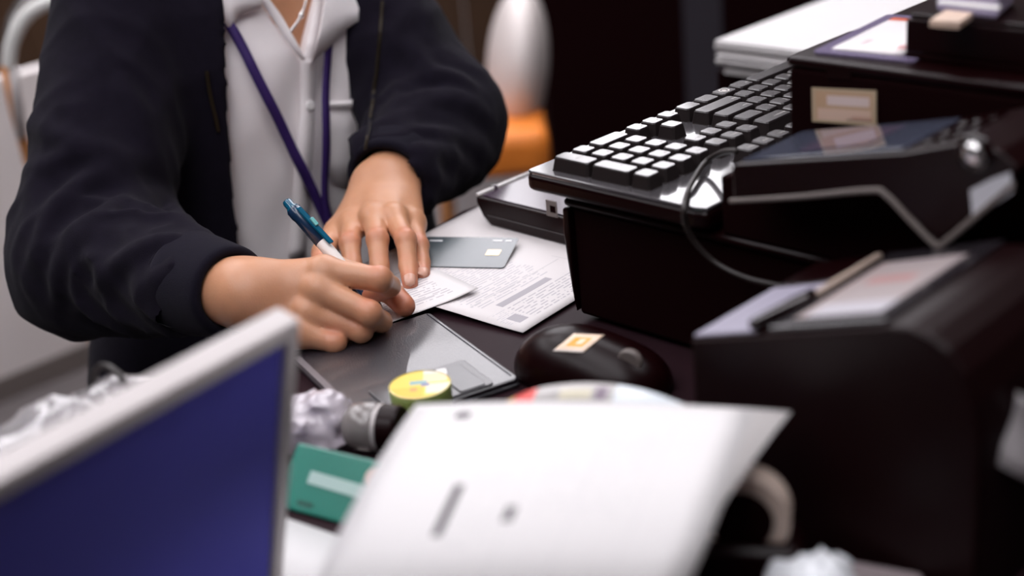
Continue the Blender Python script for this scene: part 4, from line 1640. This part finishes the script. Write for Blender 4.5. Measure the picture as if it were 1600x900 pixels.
M['lidgloss'] = mat('printer_lid', (.022, .018, .022), .22, spec=.7, coat=.6)
mk('front_panel', tslab(.01, .35, .02, .62, .0002, .0022), mat('lavender_panel', (.34, .32, .40), .3, var=.1, vscale=20), prn, bevel=.0008)  # lavender-grey inset, paler than the black body
mk('rear_panel', tslab(.01, .35, .64, .98, .0002, .0022), M['black_satin'], prn, bevel=.0008)
mk('lid', tslab(.42, .99, .02, .98, .0002, .003), M['lidgloss'], prn, bevel=.001)
mk('paper_slot', tslab(.355, .415, .02, .98, .0002, .0008), M['black_matte'], prn)
mk('cutter_bar', tslab(.365, .40, .42, .95, .0008, .0045), mat('cutter_beige', (.45, .35, .29), .4), prn, bevel=.0008)
mk('latch', prism([TP(.33, .01, .0022), TP(.37, .01, .0022), TP(.45, .30, .0022), TP(.40, .42, .0022), TP(.36, .30, .0022)], tn * .006), M['black_gloss'], prn, bevel=.0015)
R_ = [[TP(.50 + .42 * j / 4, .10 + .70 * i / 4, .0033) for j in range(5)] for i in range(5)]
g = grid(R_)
mk('lid_patch', (g[0], g[1]), print_mat('lid_patch', (.33, .28, .28), rects=[(.0, 1, 0, .22, (.42, .40, .44)), (.2, .75, .55, .70, (.36, .20, .19)), (.0, .12, 0, 1, (.30, .24, .23))], rough=.4), prn, solid=.0004, uv=g[2])  # pinkish grey inset with a paler near band and a reddish block
for a, b in ((.01, .1), (.1, .9)):
    mk('rubber_foot', lathe(A(*TP(.1 + a, b)[:2], 0), Z3, [(0, 0), (.008, 0), (.008, .003)], 12), M['black_matte'], prn)
mk('rubber_foot', lathe(A(*TP(.95, .1)[:2], 0), Z3, [(0, 0), (.008, 0), (.008, .003)], 12), M['black_matte'], prn)

# ================================================================== foreground printed sheets
LEFT = [(650, 632, .100), (614, 684, .102), (570, 756, .100), (528, 836, .093), (496, 905, .082), (470, 985, .062), (455, 1060, .034), (450, 1130, .0014)]
RIGHT = [(1178, 642, .101), (1160, 690, .102), (1132, 760, .100), (1104, 834, .093), (1072, 905, .082), (1040, 985, .062), (1020, 1060, .034), (1012, 1130, .0014)]


def curl(dx, dz, skew, cut=1.0):
    Lp = spline([PZ(x, y, max(z - dz, .0012)) for x, y, z in LEFT], 5)
    Rp = spline([PZ(x, y, max(z - dz, .0012)) for x, y, z in RIGHT], 5)
    R_ = []
    for a, b in zip(Lp, Rp):
        e = unit(flat(b - a))
        t_ = []
        for j in range(13):
            s_ = j / 12
            p = a * (1 - s_) + b * s_ + e * (dx + skew * s_) * max(.12, 1 - 2.6 * len(R_) / len(Lp)) + A(0, 0, .0035 * math.sin(math.pi * s_))
            t_.append(p)
        R_.append(t_)
    return R_


marks = [(.15, .195, .925, .955, (.06, .05, .06)), (.270, .297, .55, .70, (.03, .022, .03)), (.445, .474, .59, .635, (.03, .025, .03)), (.25, .252, .3, .98, (.55, .54, .55)), (.46, .463, .3, .98, (.53, .52, .53)),
         (.63, .633, .3, .8, (.55, .54, .55)), (.80, .803, .2, .9, (.55, .54, .55)), (0.05, .9, .83, .832, (.56, .55, .56))]
marks = [(a, b, 1 - d_, 1 - c_, k_) for (a, b, c_, d_, k_) in marks]
m_top = print_mat('foreground_print', (.65, .635, .635), rects=marks, blocks=[(.3, .44, .1, .5, 50, 30, (.585, .575, .575)), (.5, .78, .06, .4, 50, 30, (.59, .58, .58))], rough=.55, vcol=.02)
m_und = print_mat('foreground_under', (.70, .67, .66), rough=.6)
offs = [(0, 0, 0), (.001, .0005, .005), (.0015, .0010, .009), (.002, .0016, .014), (.002, .0024, .017), (.002, .0060, .0165)]
words = ['topmost printed white sheet curling in the foreground', 'second white sheet just under the topmost foreground sheet', 'third white sheet in the curled foreground pile',
         'fourth white sheet of the curled foreground pile, jutting right', 'fifth white sheet low in the curled foreground pile', 'bottom white sheet of the curled foreground pile']
for (dx, dz, sk), wd in zip(offs, words):
    g = grid(curl(dx, dz, sk))
    o = mk('printed_sheet', (g[0], g[1]), m_top if dz == 0 else m_und, smooth=True, solid=.0003, uv=g[2])
    tag(o, wd, 'paper', 'curled sheets in the foreground')
# coloured page arching up behind them
T0 = [(778, 634, .076), (835, 608, .086), (900, 599, .091), (960, 601, .092), (1015, 612, .090), (1070, 632, .084)]
R_ = []
for k in range(8):
    f_ = k / 7
    R_.append([PZ(x, y, z) + (-V3 * .6 - A(0, .4, 0)) * .05 * f_ * 1.0 + A(0, 0, -.012 * f_ - .066 * f_ * f_) for x, y, z in [tuple(p) for p in spline(T0, 5)]])
g = grid(R_)
m_mag = print_mat('magazine_page', (.70, .76, .80), rects=[(0, .14, 0, .8, (.80, .45, .16)), (.10, .24, 0, .5, (.72, .10, .09)), (.22, .62, 0, .6, (.42, .40, .39)), (.34, .5, .08, .2, (.62, .58, .45)), (.52, .58, .05, .2, (.2, .15, .2))],
                  rough=.25)
o = mk('magazine_page', (g[0], g[1]), m_mag, smooth=True, solid=.0004, uv=g[2])
tag(o, 'glossy coloured page arching up behind the foreground sheets', 'paper')

# ================================================================== teal carton, glue bottle, film
B0 = PZ(452, 796, .002)
B1 = PZ(535, 818, .002)
td = unit(flat(B1 - B0))
tn_ = A(-td[1], td[0], 0)
hz = PPl(463, 690, B0, tn_)[2]
tl = thing('teal_carton', B0 + td * .06, 'teal green carton with pale lettering behind the blue panel edge', 'carton')
M['teal'] = mat('teal_card', (.010, .17, .125), .3, var=.25, vscale=12, coat=.4)
b_ = B0 - td * .012
lean_ = tn_ * .030 + A(0, 0, PPl(463, 690, B0 + tn_ * .030, tn_)[2] - .002)     # the packet leans back on the bottle
ln_ = unit(np.cross(td, lean_))
ln_ = ln_ if ln_[1] < 0 else -ln_
mk('carton_body', prism([b_, b_ + td * .125, b_ + td * .125 + lean_, b_ + lean_], -ln_ * .010), M['teal'], tl, bevel=.0015)
fr = lambda a, h: B0 + td * a + lean_ * h + ln_ * .0003
M['tealprint'] = mat('teal_print', (.36, .50, .47), .4)
mk('printed_band', prism([fr(.006, .44), fr(.050, .40), fr(.050, .60), fr(.006, .63)], ln_ * .0003), M['tealprint'], tl)
mk('round_seal', lathe(fr(.052, .74), ln_, [(0, .0008), (.0065, .0008), (.0065, 0)], 20), mat('seal_pink', (.60, .42, .36), .4), tl)
mk('dark_mark', prism([fr(.004, .10), fr(.016, .10), fr(.016, .17), fr(.004, .17)], ln_ * .0003), mat('teal_dark', (.004, .07, .05), .4), tl)

g0 = PZ(546, 664, .0165)
g1 = PZ(596, 668, .0165)
gd = unit(flat(g1 - g0))
gl_ = np.linalg.norm(flat(g1 - g0))
gb = thing('glue_bottle', A(g0[0], g0[1], 0), 'grey bottle with black cap lying beside the tape roll', 'bottle')
mk('bottle_body', lathe(g0, gd, [(0, -.002), (.010, -.002), (.0145, .002), (.0162, .009), (.0162, gl_ - .004), (.014, gl_), (0, gl_)], 36), mat('bottle_grey', (.30, .27, .26), .2, trans=.35, coat=.4), gb, smooth=True)
mk('cap', lathe(g0, gd, [(.0, gl_), (.0145, gl_), (.0155, gl_ + .002), (.0155, gl_ + .012), (.0145, gl_ + .014), (0, gl_ + .014)], 36), M['black_satin'], gb)
mk('cap_ring', lathe(g0, gd, [(.014, gl_ - .002), (.0158, gl_ - .0015), (.0158, gl_ + .001), (.014, gl_ + .0015)], 36), M['silver'], gb)


def crumple(name, spheres, h, amp, m, parent, fr_=60, ground=None, seed=0):
    sp_ = [(A(*c), r) for c, r in spheres]

    def fn(P):
        d = None
        for c, r in sp_:
            s_ = np.linalg.norm(P - c, axis=-1) - r
            d = s_ if d is None else smin(d, s_, .02)
        n1 = ridge(vnoise(P * fr_ + seed))
        n2 = ridge(vnoise(P * fr_ * 2.3 + 7 + seed))
        d = d - amp * (n1 ** 2 + .5 * n2 ** 2 - .7)
        if ground is not None:
            d = np.maximum(d, ground - P[..., 2])
        return d
    cs = np.array([c for c, r in sp_])
    rm = max(r for c, r in sp_) + amp * 2 + .006
    g = relax(surf(fn, cs.min(0) - rm, cs.max(0) + rm, h), 1, .3)
    return mk(name, g, m, parent, smooth=True)


M['film_lilac'] = mat('crumpled_film', (.72, .66, .72), .18, trans=.35, coat=.5)
o = crumple('crumpled_wrapper', [(PZ(478, 664, .016), .017), (PZ(505, 664, .014), .015), (PZ(528, 664, .011), .011)], .0025, .006, M['film_lilac'], None, 75, .001)
tag(o, 'crumpled lilac plastic wrapper between blue panel and grey bottle', 'wrapper')

# ================================================================== blue panel with silver frame
zt_ = .172
TRp, TLp = PZ(471, 499, zt_), PZ(0, 752, zt_)
tx = unit(TLp - TRp)
rb = ray(444, 892)
Bp = ORG + rb * (((TRp - ORG) @ tx) / (rb @ tx))
ed = unit(Bp - TRp)
eh = (TRp[2] - .0006) / -ed[2]                       # slanting height down to the desk
nv = np.cross(tx, ed)
nv = nv if nv[1] < 0 else -nv
PT, FRW, PLn = .016, .0105, .46
pan = thing('blue_panel', TRp * A(1, 1, 0) + tx * .2, 'leaning blue panel with silver frame in the lower left', 'panel')


def pbox(a0, a1, h0, h1, n0, n1):
    o_ = TRp + tx * a0 + ed * h0 + nv * n0
    return prism([o_, o_ + tx * (a1 - a0), o_ + tx * (a1 - a0) + ed * (h1 - h0), o_ + ed * (h1 - h0)], nv * (n1 - n0))


mk('panel_board', pbox(FRW, PLn - FRW, FRW, eh - .004, -PT + .003, -.002), mat('blue_felt', (.062, .057, .43), .75, var=.12, vscale=6, bump=.3, bscale=1500, sheen=.15, spec=.2), pan)
mk('top_rail', pbox(0, PLn, 0, FRW, -PT, 0), M['silver'], pan, bevel=.0015)
mk('end_post', pbox(0, FRW * .75, FRW, eh, -PT, 0), M['silver'], pan, bevel=.0015)
mk('end_post', pbox(PLn - FRW, PLn, FRW, eh, -PT, 0), M['silver'], pan, bevel=.0015)
mk('bottom_rail', pbox(FRW, PLn - FRW, eh - .004, eh, -PT, -.002), M['silver'], pan)
for a_ in (.12, .36):
    f_ = TRp + tx * a_ + ed * .05 - nv * PT
    mk('support_leg', tube([f_, A(f_[0], f_[1], .003) - flat(nv) * .045], .004, 8), M['silver'], pan)

# white sheet lying in front of the panel
c = PZ(436, 806, .0009)
ex = unit(flat(PZ(530, 838, .0009) - c))
ey = A(ex[1], -ex[0], 0)
o = sheet('paper_sheet', c - ex * .008, ex, ey, .16, .21, lambda a, b: .0002 + .002 * a * b, print_mat('plain_white_sheet', (.66, .65, .655)), n=6)
tag(o, 'plain white sheet on the desk before the blue panel corner', 'paper')

# clear bag behind the panel
PBU = -.03
bz = [PUc(x, y, PBU) for x, y in ((-60, 716), (0, 694), (70, 648), (130, 625), (185, 607), (235, 598))]
rad = [.034, .034, .032, .030, .024, .018]
bag = thing('plastic_bag', A(*bz[3][:2], 0), 'crumpled clear plastic bag lying behind the blue panel', 'bag')
sph = []
for p, r in zip(bz, rad):
    zc = p[2] - r * 1.02
    sph.append((A(p[0], p[1], zc), r))
    sph.append((A(p[0], p[1], max(zc - .05, .02)) - U3 * .012, r * 1.15))
crumple('bag_film', sph, .004, .008, mat('bag_film', (.86, .83, .83), .08, trans=.72, coat=.8, ior=1.25), bag, 30, .001, 3)
rc = PUc(184, 634, PBU)
mk('rubber_band', tube([rc + (U3 * math.cos(k / 16 * math.pi * 2) + Z3 * math.sin(k / 16 * math.pi * 2)) * .026 for k in range(17)], .0022, 6), M['cable'], bag, smooth=True)

# ================================================================== lower right corner
c0 = PZ(1160, 800, .058)
tdp = thing('tape_dispenser', flat(c0), 'black tape dispenser with beige tape roll under the foreground sheets', 'tape dispenser')
da = unit(A(.9, -.25, 0))
db = A(-da[1], da[0], 0)
cc = flat(c0)
mk('base', prism([cc - da * .035 - db * .016, cc + da * .030 - db * .016, cc + da * .030 + db * .016, cc - da * .035 + db * .016], (0, 0, .046)), M['black_satin'], tdp, bevel=.006, seg=3)
hub = cc + A(0, 0, .058)
mk('tape_ring', lathe(hub - db * .008, db, [(.0165, 0), (.0245, 0), (.0245, .016), (.0165, .016), (.0165, 0)], 36), mat('beige_tape', (.66, .53, .45), .35), tdp)
mk('hub', lathe(hub - db * .009, db, [(0, 0), (.0163, 0), (.0163, .018), (0, .018)], 28), M['black_matte'], tdp)
bp_ = [PZ(x, y, .018) for x, y in ((1212, 852), (1440, 893), (1500, 1010), (1190, 985))]
gbx = mk('grey_case', prism([A(p[0], p[1], 0) for p in bp_], (0, 0, .018)), mat('grey_case', (.30, .25, .26), .35), bevel=.003)
tag(gbx, 'flat grey case at the bottom edge below the printer', 'case')
o = crumple('tissue_lump', [(PZ(1240, 922, .028), .012), (PZ(1272, 918, .028), .014), (PZ(1302, 926, .026), .011)], .0025, .005, mat('white_blue_film', (.86, .89, .95), .2, coat=.6, var=.1), None, 70, .0183, 5)
tag(o, 'shiny white crumpled film on the grey case', 'wrapper')
R_ = []
for i in range(6):
    f_ = i / 5
    a = PZ(1552, 722, .085) * (1 - f_) + PZ(1590, 612, .120) * f_
    b = A(*PZ(1800, 640, .085)[:2], .001) * (1 - f_) + A(*PZ(1820, 560, .1)[:2], .001) * f_
    R_.append([a * (1 - j / 5) + b * (j / 5) + V3 * .006 * math.sin(f_ * 3.1) for j in range(6)])
g = grid(R_)
o = mk('leaning_paper', (g[0], g[1]), print_mat('leaning_paper', (.52, .49, .50)), smooth=True, solid=.0004, uv=g[2])
tag(o, 'greyish paper leaning at the right edge beside the printer', 'paper')

# ================================================================== paper pile on the side table
q_ = PZ(1118, 116, 0)
qd = q_[:2] - CO
su, sv = float(qd @ UU), float(qd @ VV)
zz = 0.0005
for k, (hh, du, dv, lb_) in enumerate(((.012, .010, .006, 'lowest bundle of white paper on the side table'), (.013, .004, .0, 'middle bundle of white paper on the side table'), (.016, -.004, .004, 'topmost bundle of white paper on the side table'))):
    pl_ = thing('paper_bundle', W(su + .11, sv + .15, zz), lb_, 'paper', 'paper bundles on the side table')
    n_ = 4
    for j in range(n_):
        R_ = []
        z0 = zz + hh * j / n_
        jx, jy = random.uniform(-.003, .003), random.uniform(-.003, .003)
        mk('sheaf', ubox(su + du + jx, su + du + .22 + jx, sv + dv + jy, sv + dv + .30 + jy, z0, z0 + hh / n_ - .0006), M.setdefault('pile', mat('pile_paper', (.62, .60, .60), .6, var=.03)), pl_, bevel=.001)
    zz += hh

# ================================================================== background furniture
def chair_white():
    c0 = PD(812, 100, 2.75)
    t = thing('shell_chair', A(c0[0] - .12, c0[1], -DZ), 'white shell chair with orange seat in the background', 'chair')
    axz = unit(A(.16, .05, 1))
    axx = unit(np.cross(A(0, 1, 0), axz))
    axy = np.cross(axz, axx)

    def fn(P):
        d = ell(P, c0 + A(-.004, 0, 0), axx, axy, axz, .060, .17, .150)
        d2 = ell(P, c0 + A(-.06, -.02, .02), axx, axy, axz, .058, .06, .14)
        return smin(d, d2, .01) if False else d
    mk('backrest', relax(surf(fn, c0 - .24, c0 + .24, .008), 2), mat('chair_shell', (.62, .56, .54), .35), t, smooth=True)
    s0 = PD(768, 205, 2.70)

    def fs(P):
        q = np.abs((P - s0)) - A(.085, .16, .022)
        return np.linalg.norm(np.maximum(q, 0), axis=-1) + np.minimum(q.max(-1), 0) - .018
    mk('seat', relax(surf(fs, s0 - .25, s0 + .25, .012), 1), M['orange'], t, smooth=True)
    for sx in (-.09, .07):
        for sy in (-.14, .14):
            mk('leg', tube([s0 + A(sx, sy, -.02), A(s0[0] + sx * 1.3, s0[1] + sy * 1.2, -DZ)], .012, 8), M['brown_metal'], t)


chair_white()


def chair_left():
    y0 = 2.05
    N_ = A(0, 1, 0)
    pt = lambda x, y: PPl(x, y, A(0, y0, 0), N_)
    q = pt(30, 60)
    t = thing('tube_chair', A(q[0] + .12, q[1] + .1, -DZ), 'chrome tube chair with copper legs behind the jacket at the left', 'chair')
    pth = spline([pt(x, y) for x, y in ((13, 104), (18, 70), (32, 38), (52, 16), (80, 2), (120, -8), (170, -8), (220, 10), (250, 60))], 8)
    mk('backrest_tube', tube(pth, .0105, 12), mat('tube_white', (.80, .80, .77), .25), t, smooth=True)
    pth = spline([pt(x, y) + A(0, .03, 0) for x, y in ((1, 120), (2, 80), (8, 40), (28, 8), (60, -14), (100, -26))], 8)
    mk('outer_tube', tube(pth, .0075, 10), M['chrome'], t, smooth=True)
    mk('leg', tube([pt(2, 110) + A(0, .02, 0), pt(18, 180) + A(0, .02, 0), pt(40, 260) + A(0, .02, 0), pt(150, 560) + A(0, .02, 0), A(*pt(268, 830)[:2], -DZ) + A(0, .02, 0)], .0085, 10), M['brown_metal'], t, smooth=True)
    mk('leg', tube([pt(250, 60) + A(0, .02, 0), A(pt(250, 60)[0] + .02, y0 + .05, -DZ)], .0085, 10), M['brown_metal'], t, smooth=True)
    mk('slat', tube([pt(20, 105), pt(26, 150), pt(34, 215)], .008, 8), M['silver'], t, smooth=True)
    mk('seat', obox(A(pt(130, 60)[0], y0 + .22, -.30), A(.17, 0, 0), A(0, .19, 0), A(0, 0, .015)), M['dark_wood'], t, bevel=.01)
    for sx in (-.15, .15):
        mk('leg', tube([A(pt(130, 60)[0] + sx, y0 + .38, -.31), A(pt(130, 60)[0] + sx, y0 + .40, -DZ)], .0085, 8), M['brown_metal'], t)


chair_left()
cx = PD(852, 100, 3.3)
cab = thing('black_cabinet', A(cx[0] + .8, 3.45, -DZ), 'large black cabinet behind the keyboard in the background', 'cabinet')
mk('carcass', wbox(cx[0], cx[0] + 1.9, 3.3, 3.75, -DZ, .40), M['black_matte'], cab, bevel=.004)
for k in range(3):
    a = cx[0] + .012 + k * .63
    mk('door', wbox(a, a + .615, 3.285, 3.299, -DZ + .06, .385), M['black_matte'], cab, bevel=.003)
    mk('handle', tube([A(a + .57, 3.27, -.25), A(a + .57, 3.27, -.10)], .006, 8), M['black'], cab)
px0 = PPl(1068, 40, A(0, 3.28, 0), A(0, 1, 0))
px1 = PPl(1128, 40, A(0, 3.28, 0), A(0, 1, 0))
mk('grey_panel', wbox(px0[0], px1[0], 3.278, 3.284, -.62, .38), mat('slate_panel', (.022, .018, .026), .6), cab)
